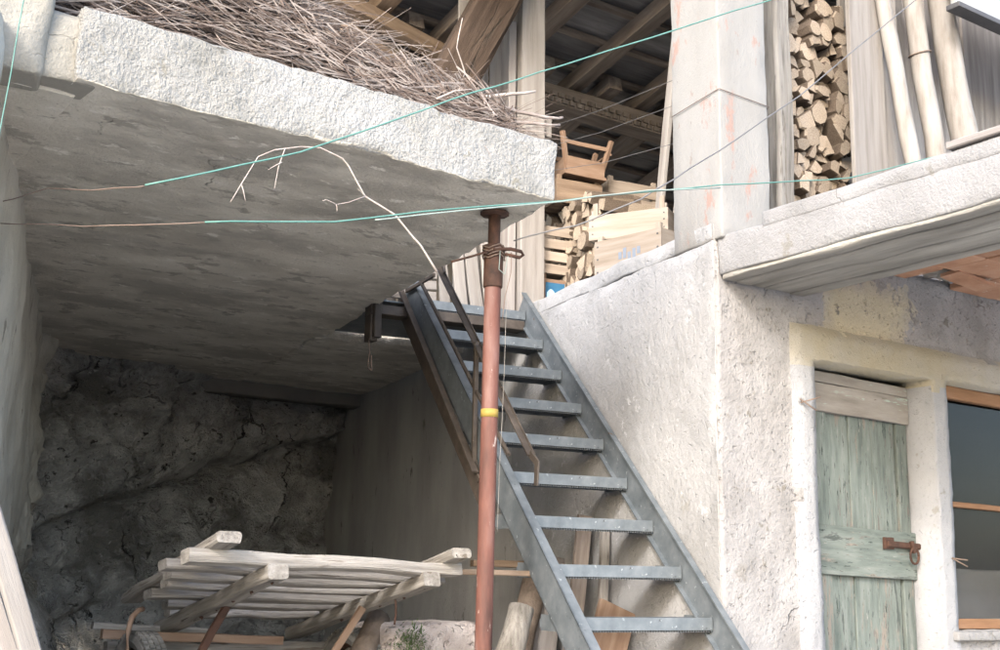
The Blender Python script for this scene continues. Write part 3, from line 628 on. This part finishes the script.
# ------------------------------------------------------------------ hand cart with slatted rack
CT = thing('hand_cart', 'weathered wooden hay cart with slatted tilting rack in the cellar', 'cart', (2.2, 5.2, GZ))
cz = lambda y, o=0: .02 - .21*(y-4.4) + o
RK = thing('rack', '', '', (2.2, 4.9, -.08)); del RK['label'], RK['category']; RK.parent = CT; RK.matrix_parent_inverse = WM[CT].inverted()
hn = (0, .21, 1)
for k, (x0, y0, x1, y1, wd, th) in enumerate(((1.60, 4.42, 2.90, 4.55, .075, .052), (1.565, 4.57, 2.93, 4.74, .07, .04), (1.645, 4.74, 2.90, 4.90, .075, .042), (1.70, 4.93, 2.86, 5.06, .07, .036), (1.70, 5.13, 2.82, 5.24, .085, .04), (1.86, 5.36, 2.78, 5.43, .07, .036), (1.95, 5.58, 2.74, 5.63, .07, .036))):
    beam('slat', (x0, y0, cz(y0, .052)), (x1, y1, cz(y1, .052)), wd, th, M['wood_cart'], RK, hint=hn, jit=.006, segs=6, ch=.007, taper=.95)
for (x, ya, yb) in ((1.975, 4.40, 5.70), (2.72, 4.47, 5.85)):
    beam('crossbeam', (x, ya, cz(ya)), (x, yb, cz(yb)), .085, .06, M['wood_cart'], RK, hint=hn, jit=.006, segs=6, ch=.008)
for (x, ya, yb, dx) in ((1.72, 4.30, 5.5, .03), (2.83, 4.42, 5.5, .03)):
    beam('top_crosspiece', (x, ya, cz(ya, .10)), (x+dx, yb, cz(yb, .10)), .10, .042, M['wood_cart'], RK, hint=hn, jit=.005, segs=5, ch=.010)
for (x, ya, yb) in ((1.975, 4.40, 5.70), (2.72, 4.47, 5.85)):
    for k in range(5):
        y_ = ya+.06+k*.19
        beam('nail', (x+random.uniform(-.02, .02), y_, cz(y_, -.034)), (x, y_, cz(y_, -.028)), .012, .012, M['rust'], RK)
beam('side_beam', (1.63, 5.5, -.265), (2.50, 5.5, -.30), .04, .04, M['wood_orange'], CT, jit=.004, segs=5)
beam('side_beam', (1.70, 5.66, -.33), (2.9, 5.75, -.35), .05, .05, M['wood_cart'], CT, jit=.004, segs=5)
beam('bolster', (1.62, 5.62, -.235), (2.2, 5.62, -.262), .04, .03, M['wood_cart'], CT, jit=.004)
beam('strut', (1.86, 5.1, -.48), (1.99, 4.95, -.125), .035, .02, M['rust'], CT, hint=(0, 1, 0)); beam('strut', (2.46, 5.1, -.52), (2.66, 4.98, -.13), .035, .02, M['wood_orange'], CT, hint=(0, 1, 0))
def wheel(cx, cy, rad):
    W = thing('wheel', '', '', (cx, cy, GZ+rad)); del W['label'], W['category']; W.parent = CT; W.matrix_parent_inverse = WM[CT].inverted()
    V, Fc = [], []
    prof = [(-.045, -.06), (-.058, -.03), (-.05, -.008), (-.03, 0), (0, .004), (.03, 0), (.05, -.008), (.058, -.03), (.045, -.06)]
    n = 48; c = Vector((cx, cy, GZ+rad))
    for i in range(n):
        a = 2*math.pi*i/n; d = Vector((0, math.cos(a), math.sin(a)))
        for x, dr in prof: V.append(c + Vector((x, 0, 0)) + d*(rad-.014+dr))
    p = len(prof)
    for i in range(n):
        for j in range(p-1): Fc.append((i*p+j, i*p+j+1, ((i+1) % n)*p+j+1, ((i+1) % n)*p+j))
    bsz = 0
    for i in range(60):                                          # tread blocks
        a = 2*math.pi*i/60; d = Vector((0, math.cos(a), math.sin(a))); tn = Vector((0, -math.sin(a), math.cos(a)))
        for xc, off in ((-.036, .3), (-.012, -.3), (.012, .3), (.036, -.3)):
            b0 = len(V); cc = c + Vector((xc, 0, 0)) + d*(rad-.010) + tn*(off*.012)
            for sx in (-1, 1):
                for st in (-1, 1):
                    for sr in (-1, 1): V.append(cc + Vector((sx*.0095, 0, 0)) + tn*st*.010 + d*sr*.009)
            Fc += [tuple(b0+q for q in f_) for f_ in ((0, 1, 3, 2), (4, 6, 7, 5), (0, 4, 5, 1), (2, 3, 7, 6), (0, 2, 6, 4), (1, 5, 7, 3))]
    me = mesh('tyre', V, Fc); obj('tyre', me, M['tyre'], W)
    tube('rim', [c+Vector((0, math.cos(t), math.sin(t)))*(rad-.075) if False else c+Vector((0, math.cos(t)*(rad-.075), math.sin(t)*(rad-.075))) for t in [R(a) for a in range(0, 361, 15)]], .02, M['rust'], W, n=8)
    for k in range(6):
        a = R(60*k); tube('spoke', [c, c+Vector((0, math.cos(a)*(rad-.08), math.sin(a)*(rad-.08)))], .010, M['rust'], W, n=6)
    tube('hub', [c+Vector((-.07, 0, 0)), c+Vector((.07, 0, 0))], .035, M['rust'], W, n=12)
wheel(1.755, 5.32, .315); wheel(2.86, 5.45, .315)
tube('axle', [(1.755, 5.32, GZ+.315), (2.86, 5.45, GZ+.315)], .02, M['rust'], CT)
tube('hoop', [(1.66, 5.18+.0, -.50), (1.655, 5.2, -.33), (1.66, 5.22, -.24), (1.68, 5.25, -.185), (1.715, 5.28, -.155), (1.745, 5.31, -.15)], .012, M['wood_orange'], CT, n=8)
tube('chain', wiggle([(2.70, 4.75, -.09), (2.705, 4.75, -.15), (2.70, 4.75, -.20)], .006), .005, M['rust'], CT, n=5)
for y_ in (5.30, 5.42): beam('undercarriage', (1.8, y_, -.42), (2.8, y_+.1, -.44), .06, .05, M['wood_brown'], CT, jit=.004)

# ------------------------------------------------------------------ things lying in the cellar
sb = rough_hex('stone_block', [(2.93, 5.15), (3.60, 5.28), (3.52, 5.72), (2.86, 5.6)], GZ, -.215, M['block'], None, res=.04, amp=.012, rnd=.07, nsc=4, crag=.005)
recenter(sb); tag(sb, 'rounded pinkish grey stone block standing behind the red prop', 'stone block')
V, Fc = [], []
for i in range(420):                                             # moss tuft
    c = Vector((3.03+random.gauss(0, .045), 5.16-.012+random.uniform(-.02, .02), -.30+random.gauss(0, .04)))
    d = Vector((random.gauss(0, 1), -1.2+random.gauss(0, .6), random.gauss(.4, .8))).normalized()*random.uniform(.015, .04); s_ = d.cross(Vector((0, 0, 1))).normalized()*.004
    b0 = len(V); V += [c-s_, c+s_, c+d]; Fc.append((b0, b0+1, b0+2))
ms = obj('moss', mesh('moss', V, Fc), M['moss']); ms['kind'] = 'stuff'; tag(ms, 'green moss tuft growing on the stone block', 'moss')
def logpiece(nm, p0, p1, r0, r1, label, m, cat='log'):
    p0, p1 = Vector(p0), Vector(p1); pts = [p0.lerp(p1, i/6)+noise.noise_vector(p0*3+Vector((i, 0, 0)))*.012 for i in range(7)]
    o = tube(nm, pts, [r0+(r1-r0)*i/6+random.uniform(-.006, .006) for i in range(7)], m, None, n=12); recenter(o); tag(o, label, cat); return o
logpiece('log', (3.34, 4.95, GZ+.02), (3.62, 5.06, -.13), .085, .062, 'short barked log leaning against the left string of the stairs', M['wood_cart'])
logpiece('log', (2.55, 5.0, -.62), (2.98, 5.4, -.20), .07, .06, 'grey barked log lying under the right end of the cart', M['bark'])
logpiece('log', (3.72, 5.45, GZ+.02), (4.1, 5.6, .02), .09, .07, 'rough thick log leaning on the wall beneath the stairs', M['bark'])
o = beam('board', S(3.16, 5.55, GZ), S(3.24, 5.62, .30), .05, .03, M['wood_cart'], None, hint=BS); tag(o, 'narrow upright lath standing on the wall below the stairs', 'board')
o = beam('board', S(3.05, 5.75, GZ), S(3.22, 5.80, .36), .09, .03, M['wood_dark'], None, hint=BS); tag(o, 'dark upright board leaning behind the stair treads', 'board')
o = beam('board', S(2.85, 6.5, .10), S(3.26, 6.4, .10), .12, .04, M['wood_brown'], None, hint=(0, 0, 1)); tag(o, 'horizontal brown shelf board fixed to the wall under the stairs', 'board')
o = beam('board', S(2.9, 5.3, GZ), S(3.2, 5.42, -.12), .22, .03, M['wood_orange'], None, hint=BS); tag(o, 'orange brown board standing behind the lowest visible tread', 'board')
o = beam('board', S(3.0, 6.1, GZ), S(3.2, 6.2, .15), .25, .03, M['wood_grey'], None, hint=BS); tag(o, 'wide grey board leaning deep under the stairs', 'board')
o = beam('leaning_board', (1.03, 3.2, GZ), (.57, 3.23, .36), .05, .03, M['wood_pale'], None, hint=(0, 1, 0), segs=4); tag(o, 'white painted board leaning at the lower left edge', 'board')
o = beam('leaning_board', (1.00, 3.28, GZ), (.54, 3.31, .27), .07, .03, M['wood_grey'], None, hint=(0, 1, 0), segs=4); tag(o, 'grey board behind the white painted board at lower left', 'board')

# ------------------------------------------------------------------ crates and lumber in the loft opening
def face_frame(p, ang):                                          # local x along the face, y into the crate, z up
    return Matrix.Translation(p) @ Matrix.Rotation(ang, 4, 'Z')
def lbox(nm, Mx, c, h, m, parent, hint='x'):
    p = [Vector(c), Vector(c)]; ax = {'x': 0, 'y': 1, 'z': 2}[hint]
    p[0][ax] -= h[ax]; p[1][ax] += h[ax]
    o_ = [i for i in range(3) if i != ax]
    rot = Mx.to_3x3()
    # thickness along the thinner of the other two axes
    thin = min(o_, key=lambda i: h[i]); wide = [i for i in o_ if i != thin][0]
    hv = Vector((0, 0, 0)); hv[thin] = 1
    return beam(nm, Mx @ p[0], Mx @ p[1], h[wide]*2, h[thin]*2, m, parent, hint=rot @ hv, jit=.001, segs=2, ch=.002)
def crate(nm, label, p, ang, L_, D_, Hh, boards, m, cat='crate', posts=True, inner=True, gap=.008):
    Mx = face_frame(p, ang); C = thing(nm, label, cat, p)
    bh = (Hh-gap*(boards-1))/boards
    for k in range(boards):
        z = bh/2 + k*(bh+gap)
        lbox('slat', Mx, (L_/2, .006, z), (L_/2, .006, bh/2), m, C); lbox('slat', Mx, (L_/2, D_-.006, z), (L_/2, .006, bh/2), m, C)
        lbox('end_board', Mx, (.006, D_/2, z), (.006, D_/2-.013, bh/2), m, C, 'y'); lbox('end_board', Mx, (L_-.006, D_/2, z), (.006, D_/2-.013, bh/2), m, C, 'y')
    for x in (.03, L_-.03):
        for y_ in (.026, D_-.026): lbox('corner_post', Mx, (x, y_, Hh/2+.015), (.018, .012, Hh/2+.02), m, C, 'z')
    lbox('bottom', Mx, (L_/2, D_/2, .006), (L_/2-.02, D_/2-.04, .005), m, C)
    return C, Mx
def face_dir(p, q): return math.atan2(q[1]-p[1], q[0]-p[0])
# large pale crates, one on the other; local x runs from far-left to near-right end
pA, pB = (4.405, 5.423), (4.497, 4.937)
C1, M1 = crate('wooden_crate', 'lower of two large pale crates on the wall, faded blue stamp on its side', (4.40, 5.44, 1.70), face_dir(pA, pB), .505, .36, .335, 1, M['crate'])
for k in range(5):
    lbox('faded_stamp', M1, (.20+.035*k, -.0012, .215+.012*math.sin(k*2)), (.012, .0008, .022+.01*(k % 2)), M['faintblue'], C1, 'z')
for x in (.025, .48):
    for z in (.06, .14, .22, .30): lbox('nail', M1, (x, -.001, z), (.006, .0012, .005), M['black'], C1)
pA, pB = (4.41, 5.475), (4.665, 5.05)
C2, M2 = crate('wooden_crate', 'upper of two large pale crates beside the column, tilted askew', (4.395, 5.49, 2.055), face_dir(pA, pB), .505, .34, .16, 1, M['crate'])
lbox('corner_peg', M2, (.04, .02, .19), (.016, .01, .05), M['crate'], C2, 'z'); lbox('corner_peg', M2, (.465, .02, .19), (.016, .01, .05), M['crate'], C2, 'z')
for x in (.025, .48):
    for z in (.04, .09, .13): lbox('nail', M2, (x, -.001, z), (.005, .0012, .004), M['black'], C2)
# blue printed box and slatted crate beside the loft post
C3, M3 = crate('fruit_box', 'small wooden fruit box with blue printed end panel beside the post', S(3.465, 6.86, 1.70), -TS, .30, .24, .29, 1, M['wood_orange'], 'box')
lbox('blue_panel', M3, (.16, -.0015, .15), (.125, .0015, .115), M['blue'], C3)
prism('printed_fruit', [M3 @ Vector((.075+.03*math.cos(t)*(1+.25*math.sin(3*t)), -.0035, .16+.06*math.sin(t))) for t in [R(a) for a in range(0, 360, 24)]], (M3.to_3x3() @ Vector((0, -.001, 0))), M['lightblue'], C3)
for (x, z, wd) in ((.16, .205, .035), (.15, .185, .03), (.165, .165, .03)): lbox('printed_line', M3, (x, -.0035, z), (wd, .0006, .006), M['whiteprint'], C3)
for x in (.135, .165, .20): lbox('printed_letter', M3, (x, -.0035, .125), (.008, .0006, .022), M['whiteprint'], C3, 'z')
C4, M4 = crate('slatted_crate', 'narrow grey slatted crate standing on the blue printed box', S(3.455, 6.86, 2.03), -TS, .285, .22, .33, 4, M['crate_grey'], gap=.022)
lbox('corner_peg', M4, (.255, .02, .36), (.014, .012, .06), M['crate_grey'], C4, 'z')
# upturned stool on a brown box
BX, MB = crate('wooden_box', 'dark brown wooden box under the upturned stool on the log stack', S(3.60, 6.90, 2.56), -TS, .36, .30, .17, 1, M['wood_brown'], 'box')
SM = face_frame(S(3.66, 6.88, 2.765), -TS-.06) @ Matrix.Rotation(R(3), 4, 'Y')
SO = thing('stool', 'small orange brown wooden stool turned upside down on a brown box', 'stool', S(3.66, 6.88, 2.765))
SW, SD = .29, .25
lbox('seat', SM, (SW/2, SD/2, .01), (SW/2+.015, SD/2+.015, .011), M['wood_orange'], SO)
for y_ in (0, SD): lbox('apron', SM, (SW/2, y_, .075), (SW/2, .010, .055), M['wood_orange'], SO)
for x in (0, SW): lbox('apron', SM, (x, SD/2, .075), (.010, SD/2-.012, .055), M['wood_orange'], SO, 'y')
for x, y_, dx, dy in ((.02, .02, -.07, -.03), (SW-.02, .02, .06, -.03), (.02, SD-.02, -.07, .03), (SW-.02, SD-.02, .07, .03)):
    beam('leg', SM @ Vector((x, y_, .02)), SM @ Vector((x+dx, y_+dy, .30)), .032, .032, M['wood_orange'], SO, jit=.001)
hv_ = SM.to_3x3() @ Vector((0, 1, 0))
beam('stretcher', SM @ Vector((-.04, -.005, .235)), SM @ Vector((SW+.04, -.005, .235)), .032, .016, M['wood_orange'], SO, hint=hv_)
beam('stretcher', SM @ Vector((-.04, SD+.005, .20)), SM @ Vector((SW+.04, SD+.005, .20)), .032, .016, M['wood_orange'], SO, hint=hv_)
beam('stretcher', SM @ Vector((SW+.035, -.01, .20)), SM @ Vector((SW+.035, SD+.01, .20)), .028, .016, M['wood_orange'], SO)
C5, M5 = crate('slatted_crate', 'grey slatted crate deep in the loft behind the pale crates', S(4.07, 7.0, 2.49), -TS, .42, .3, .34, 3, M['crate_grey'], gap=.02)
o = rough_hex('lumber_pile', [S2(4.10, 6.98), S2(4.6, 6.98), S2(4.6, 7.4), S2(4.10, 7.4)], 1.70, 2.485, M['wood_dark'], None, res=.12, amp=.02); recenter(o); tag(o, 'dark stacked chest below the grey crate deep in the loft', 'chest')
o = beam('board', S(3.85, 6.12, 1.70), S(3.85, 5.78, 3.35), .07, .03, M['wood_pale'], None, hint=AS); tag(o, 'pale narrow board standing between the upper crate and the column', 'board')
o = beam('board', S(3.93, 6.05, 1.70), S(3.93, 5.70, 3.2), .07, .025, M['wood_grey'], None, hint=AS); tag(o, 'grey board just behind the pale narrow board by the column', 'board')
o = beam('board', S(3.9, 5.9, 2.0), S(3.75, 5.35, 2.62), .05, .03, M['wood_brown'], None, hint=AS); tag(o, 'slanting brown lath above the upper pale crate', 'board')

# ------------------------------------------------------------------ firewood
def log_mesh(k):
    kind = k % 6; r = 1.
    if kind == 0: prof = [(math.cos(R(a)), math.sin(R(a))) for a in range(0, 360, 36)]
    elif kind == 1: prof = [(math.cos(R(a))*1.1, math.sin(R(a))*1.1-.35) for a in range(0, 181, 30)]
    elif kind == 2: prof = [(0-.3, -.75)] + [(1.5*math.cos(R(a))-.3, 1.5*math.sin(R(a))-.75) for a in range(5, 91, 21)]
    elif kind == 3: prof = [(-.9, -.7), (.95, -.6), (.5, .7), (-.1, .95)]
    elif kind == 4: prof = [(-1, -.35), (0, -.75), (.95, -.4), (1.0, .25), (.1, .75), (-.8, .5)]
    else: prof = [(-.85, -.8), (.8, -.85), (.95, .15), (.2, .9), (-.7, .75)]
    rr = random.Random(k*13+5)
    prof = [(x*(1+rr.uniform(-.14, .14)), y*(1+rr.uniform(-.14, .14))) for x, y in prof]
    n = len(prof); V, Fc = [], []
    sx, sz = rr.uniform(-.1, .1), rr.uniform(-.1, .1)
    for t, s in ((0, .90), (.035, 1.0), (.5, 1.03), (1., .95)):
        for x, y in prof: V.append((x*s+sx*t+rr.uniform(-.03, .03), t*6, y*s+sz*t+rr.uniform(-.03, .03)))
    for i in range(3):
        for j in range(n): Fc.append((i*n+j, (i+1)*n+j, (i+1)*n+(j+1) % n, i*n+(j+1) % n))
    Fc.append(tuple(range(n))); Fc.append(tuple(3*n+j for j in range(n-1, -1, -1)))
    me = mesh('firewood_log', V, Fc)
    bm = bmesh.new(); bm.from_mesh(me); bmesh.ops.recalc_face_normals(bm, faces=bm.faces); bm.to_mesh(me); bm.free()
    me.materials.append(M['bark']); me.materials.append(M['logend'])
    for p in me.polygons:
        flat = p.area > .6 and abs(p.normal.y) < .3 and kind in (1, 2, 3) and rr.random() < .4
        p.material_index = 1 if (abs(p.normal.y) > .5 or flat or rr.random() < .06) else 0
    return me
LOGS = [log_mesh(k) for k in range(18)]
def firewood(n, place, size, rotz, label, group):
    """drop logs one by one on a fine height line so that they pile up like a stack"""
    done = 0
    for (u, z, s) in n:
        k = random.randrange(18)
        P = place(u, z)
        Mx = Matrix.Translation(P) @ Matrix.Rotation(rotz + random.gauss(0, .06), 4, 'Z') @ Matrix.Rotation(random.gauss(0, .05), 4, 'X') @ Matrix.Rotation(random.uniform(0, 6.28), 4, 'Y') @ Matrix.Diagonal((s, s*random.uniform(.85, 1.1)*size, s*random.uniform(.8, 1.05), 1))
        o = obj('firewood_log', LOGS[k], None, None, Mx)
        tag(o, label, 'log', group); done += 1
    return done
def pack(u0, u1, z0, ztop, s0, s1):
    out = []; pitch = .5*(s0+s1)*1.48; row = 0; z = z0 + pitch*.5
    while True:
        u = u0 + (pitch*.5 if row % 2 else 0)
        any_ = False
        while u < u1:
            if z < ztop(u):
                out.append((u+random.uniform(-.25, .25)*pitch, z+random.uniform(-.22, .22)*pitch, random.uniform(s0, s1))); any_ = True
            u += pitch*random.uniform(.92, 1.12)
        if not any_: break
        z += pitch*.88; row += 1
    return out
print('bay', firewood(pack(4.86, 5.66, 1.76, lambda u: 3.62+.1*math.sin(u*9), .048, .076), lambda u, z: Vector((u, 4.47+random.uniform(-.05, .05), z)), .9, 0,
      'split firewood log in the stack between the white column and the wide pale board', 'firewood stacked beside the column'))
print('loft', firewood(pack(6.1, 7.42, 1.72, lambda u: 2.2 if u < 6.45 else 2.54, .044, .068), lambda u, z: S(3.68+random.uniform(-.04, .04), u, z), 1.1, -math.pi/2-TS,
      'small split firewood log stacked in the dark loft behind the crates', 'firewood stacked in the loft opening'))

# ------------------------------------------------------------------ boards and poles standing on the balcony
o = beam('wide_board', (5.40, 4.16, 1.735), (5.53, 4.24, 4.3), .30, .03, M['wood_pale'], None, hint=(0, 1, 0), segs=5); tag(o, 'widest pale board standing right of the bay firewood', 'board')
o = beam('wide_board', (5.67, 4.20, 1.735), (5.75, 4.27, 4.3), .20, .03, M['wood_pale'], None, hint=(0, 1, 0), segs=5); tag(o, 'narrower pale board between the widest board and the poles', 'board')
def pole(b, t, r0, r1, label):
    b, t = Vector(b), Vector(t); d = t-b
    p0 = b - d*((b.z-1.74)/d.z); p1 = t + d*.35
    pts = [p0.lerp(p1, i/10)+noise.noise_vector(Vector((i*.7, r0*50, b.x*3)))*.012 for i in range(11)]
    o = tube('pole', pts, [r0+(r1-r0)*i/10+random.uniform(-.003, .003) for i in range(11)], M['pole'], None, n=14); recenter(o); tag(o, label, 'pole', 'poles leaning above the balcony'); return o
pole((5.65, 4.05, 2.404), (5.596, 4.16, 3.484), .052, .044, 'leftmost and thinnest of three peeled poles leaning above the balcony')
o = pole((5.875, 4.05, 2.49), (5.892, 4.16, 3.576), .062, .056, 'middle of three peeled poles, with a wire loop round it')
tube('wire_loop', [Vector((5.889, 4.125, 3.20))+Vector((.066*math.cos(t), .066*math.sin(t), .02*math.cos(t))) for t in [R(a) for a in range(0, 361, 20)]], .005, M['wire'], o, n=5)
pole((6.109, 4.00, 2.611), (6.123, 4.12, 3.631), .085, .078, 'rightmost and thickest of three peeled poles, bark flecked')
o = beam('board', (4.10, 2.72, 1.748), (4.10, 1.6, 1.748), .16, .03, M['wood_grey'], None, hint=(0, 0, 1)); tag(o, 'grey board lying on the balcony edge at the right', 'board')

# ------------------------------------------------------------------ brushwood on the terrace
V, Fc, MI = [], [], []
def htop(x): 
    pts = [(0, 2.6), (1.45, 2.5), (1.8, 2.36), (2.05, 2.22), (2.3, 2.10), (2.5, 2.03), (2.8, 2.0), (3.2, 1.98)]
    for (a, ha), (b_, hb) in zip(pts, pts[1:]):
        if x <= b_: return ha + (hb-ha)*max(0, (x-a)/(b_-a))
    return 2.0
for i in range(7500):
    x = random.uniform(.75, 2.95); y = 4.02 + 1.1*random.random()**1.4
    if random.random() < .5: y = random.uniform(4.0, 4.35)
    hh = htop(x) - .9*max(0, y-4.6) - .35*max(0, 4.22-y)/.2*.6
    if hh < 1.95: hh = 1.97
    z = 1.91 + (hh-1.91)*random.random()**.75
    L_ = random.uniform(.25, .95); th = random.gauss(-.05, .5); slope = random.gauss(-.20 if x > 1.7 else -.05, .22)
    d = Vector((math.cos(th), math.sin(th), slope)).normalized()
    c = Vector((x, y, z)); sd_ = random.uniform(0, 50); r = random.choice((.0014, .0017, .002, .0024, .003, .0036, .0048))
    pts = []
    for s in range(5):
        t = s/4-.5; p = c + d*(t*L_) + noise.noise_vector(Vector((sd_+t*3.0, 0, sd_)))*(.09*L_+.02)
        p.z = max(p.z, 1.905); p.y = max(p.y, 3.985)
        xm = 2.80+(p.y-4.0)*.7
        if p.x > xm: p.x = xm-random.random()*.06
        pts.append(p)
    mi = random.choices((0, 1, 2), (.42, .42, .16))[0]; nf = len(Fc)
    tube_data(pts, [r, r*.95, r*.85, r*.7, r*.45], 4, V, Fc, cap=False)
    if random.random() < .25:                                     # side twig
        q0 = pts[2]; e = (d + Vector((random.gauss(0, .5), random.gauss(-.2, .5), random.gauss(.2, .5)))).normalized()
        tube_data([q0, q0+e*L_*.15+Vector((0, 0, .01)), q0+e*L_*.3], [r*.6, r*.5, r*.3], 4, V, Fc, cap=False)
    MI += [mi]*(len(Fc)-nf)
bw = obj('brushwood_pile', mesh('brushwood_pile', V, Fc), [M['twig'], M['twig_dark'], M['twig_light']]); bw.data.polygons.foreach_set('material_index', MI); bw['kind'] = 'stuff'
tag(bw, 'heap of dry tangled brushwood on the terrace slab', 'brushwood')
def stick(pts, r, label, m='twig', wig=.012, n=6):
    p = wiggle(pts, wig); k = len(p)
    o = tube('branch', p, [r*(1-.55*i/(k-1)) for i in range(k)], M[m], None, n=n); tag(o, label, 'branch'); return o
stick([(2.50, 4.02, 2.02), (2.52, 4.0, 2.12), (2.47, 3.98, 2.22), (2.49, 3.98, 2.36)], .0042, 'single upright twig sticking out of the brushwood heap', 'twig_white')
stick([(2.35, 3.94, 1.94), (2.43, 3.93, 1.99), (2.53, 3.95, 2.03), (2.62, 4.0, 2.02)], .004, 'pale curved twig lying at the front edge of the brushwood', 'twig_white')
stick([(2.45, 4.1, 2.0), (2.7, 4.05, 2.04), (2.95, 4.0, 2.03), (3.05, 4.0, 2.05)], .012, 'thick dark stick end poking out at the right of the brushwood')
stick([(2.5, 4.1, 1.96), (2.8, 4.02, 1.97), (3.02, 3.98, 2.0)], .011, 'lowest thick stick at the right end of the brushwood')
stick([(2.6, 4.2, 2.08), (2.8, 4.15, 2.14), (2.97, 4.1, 2.19)], .012, 'stubby pale stick pointing up at the right of the brushwood', 'twig_white')
# hanging bleached branch in front of the slab
HB = thing('hanging_branch', 'bleached forked branch dangling from the teal cords in front of the slab', 'branch', (1.9, 3.72, 1.15))
main = [(2.263, 3.75, 1.148), (2.184, 3.75, 1.241), (2.155, 3.75, 1.262), (2.071, 3.75, 1.338), (1.942, 3.75, 1.385), (1.866, 3.75, 1.491), (1.84, 3.75, 1.512), (1.75, 3.75, 1.53), (1.671, 3.75, 1.516), (1.576, 3.75, 1.483), (1.514, 3.75, 1.443), (1.455, 3.75, 1.327), (1.425, 3.75, 1.26)]
p = wiggle(main, .004, 3); k = len(p)
tube('stem', p, [.0048*(1-.7*i/(k-1)) for i in range(k)], M['twig_white'], HB, n=6)
for pts in ([(1.942, 3.75, 1.385), (1.87, 3.74, 1.345), (1.821, 3.74, 1.327), (1.781, 3.74, 1.337), (1.765, 3.74, 1.33)], [(1.821, 3.74, 1.327), (1.826, 3.74, 1.30)], [(1.615, 3.75, 1.50), (1.59, 3.74, 1.42), (1.578, 3.74, 1.334)], [(1.60, 3.74, 1.44), (1.55, 3.74, 1.40)], [(1.46, 3.75, 1.33), (1.475, 3.74, 1.27)], [(1.942, 3.75, 1.385), (1.905, 3.74, 1.405)]):
    q = wiggle(pts, .003, 3); tube('twig', q, [.0021*(1-.5*i/(len(q)-1)) for i in range(len(q))], M['twig_white'], HB, n=5)

# ------------------------------------------------------------------ cords and wires
def cord(nm, pts, r, m, label, cat='cord', wig=.006, seed=0):
    o = tube(nm, wiggle(pts, wig, 5, seed), r, M[m], None, n=6); tag(o, label, cat); return o
cord('clothes_line', [(1.082, 3.6, 1.208), (1.605, 3.6, 1.435), (2.207, 3.6, 1.783), (2.729, 3.6, 2.065), (3.99, 3.6, 2.75), (5.2, 3.6, 3.45)], .0032, 'teal', 'upper teal cord rising diagonally across slab and column')
cord('clothes_line', [(1.286, 3.6, 1.124), (1.75, 3.6, 1.215), (2.092, 3.6, 1.316), (2.735, 3.6, 1.491), (3.628, 3.6, 1.741), (4.518, 3.6, 1.964), (5.824, 3.6, 2.466), (7.0, 3.6, 2.95)], .0032, 'teal', 'lower teal cord running from slab soffit past the column')
cord('clothes_line', [(1.9, 3.585, 1.245), (2.092, 3.585, 1.301), (2.735, 3.585, 1.485), (3.2, 3.59, 1.625), (3.628, 3.6, 1.728)], .003, 'whitecord', 'white cord twisted along the lower teal cord')
cord('cable', [(2.86, 4.1, 1.46), (3.05, 3.9, 1.52), (3.244, 3.7, 1.62), (3.733, 3.7, 1.96), (4.294, 3.7, 2.375), (5.268, 3.7, 3.189), (5.8, 3.7, 3.65)], .0036, 'cable', 'grey cable rising from the prop past the column to upper right', 'cable')
cord('line', [(.58, 3.0, 1.9), (.565, 3.05, 1.5), (.555, 3.1, 1.2), (.55, 3.12, 1.0)], .0016, 'teal', 'pale green cord hanging down at the left edge', wig=.004)
cord('wire', [(.78, 4.2, 1.25), (.9, 4.1, 1.29), (1.0, 3.9, 1.255), (1.085, 3.62, 1.21)], .002, 'wire', 'dark strand from the left wall to the upper teal cord', 'wire')  # dark brown lengths that carry both teal cords on to the left wall
cord('wire', [(.78, 4.2, 1.17), (1.0, 3.95, 1.14), (1.29, 3.6, 1.124)], .002, 'wire', 'dark strand from the left wall to the lower teal cord', 'wire')
cord('wire', [(4.058, 4.37, 2.42), (4.008, 3.968, 2.43), (4.354, 3.958, 2.415), (4.40, 4.1, 2.4)], .0022, 'wire', 'thin wire wrapped round the white column', 'wire', wig=.002)
for k, (z0, z1) in enumerate(((3.04, 2.86), (2.90, 2.70), (2.72, 2.46))):
    cord('wire', [S(3.5, 6.75, z0), S(3.55, 6.2, (z0+z1)/2+.01), S(3.62, 5.25, z1)], .0018, 'cable', ('top', 'middle', 'lowest')[k]+' of three thin wires strung across the loft opening', 'wire', wig=.002)
tube_o = cord('wire', [S(2.2, 6.62, 1.40), S(2.2, 6.6, 1.32), S(2.19, 6.6, 1.22), S(2.215, 6.6, 1.20), S(2.21, 6.6, 1.30)], .004, 'wire', 'looped rusty wire dangling left of the stair head', 'wire')
print('objects', len(bpy.data.objects), 'tris', sum(len(p.vertices)-2 for m_ in bpy.data.meshes for p in m_.polygons))
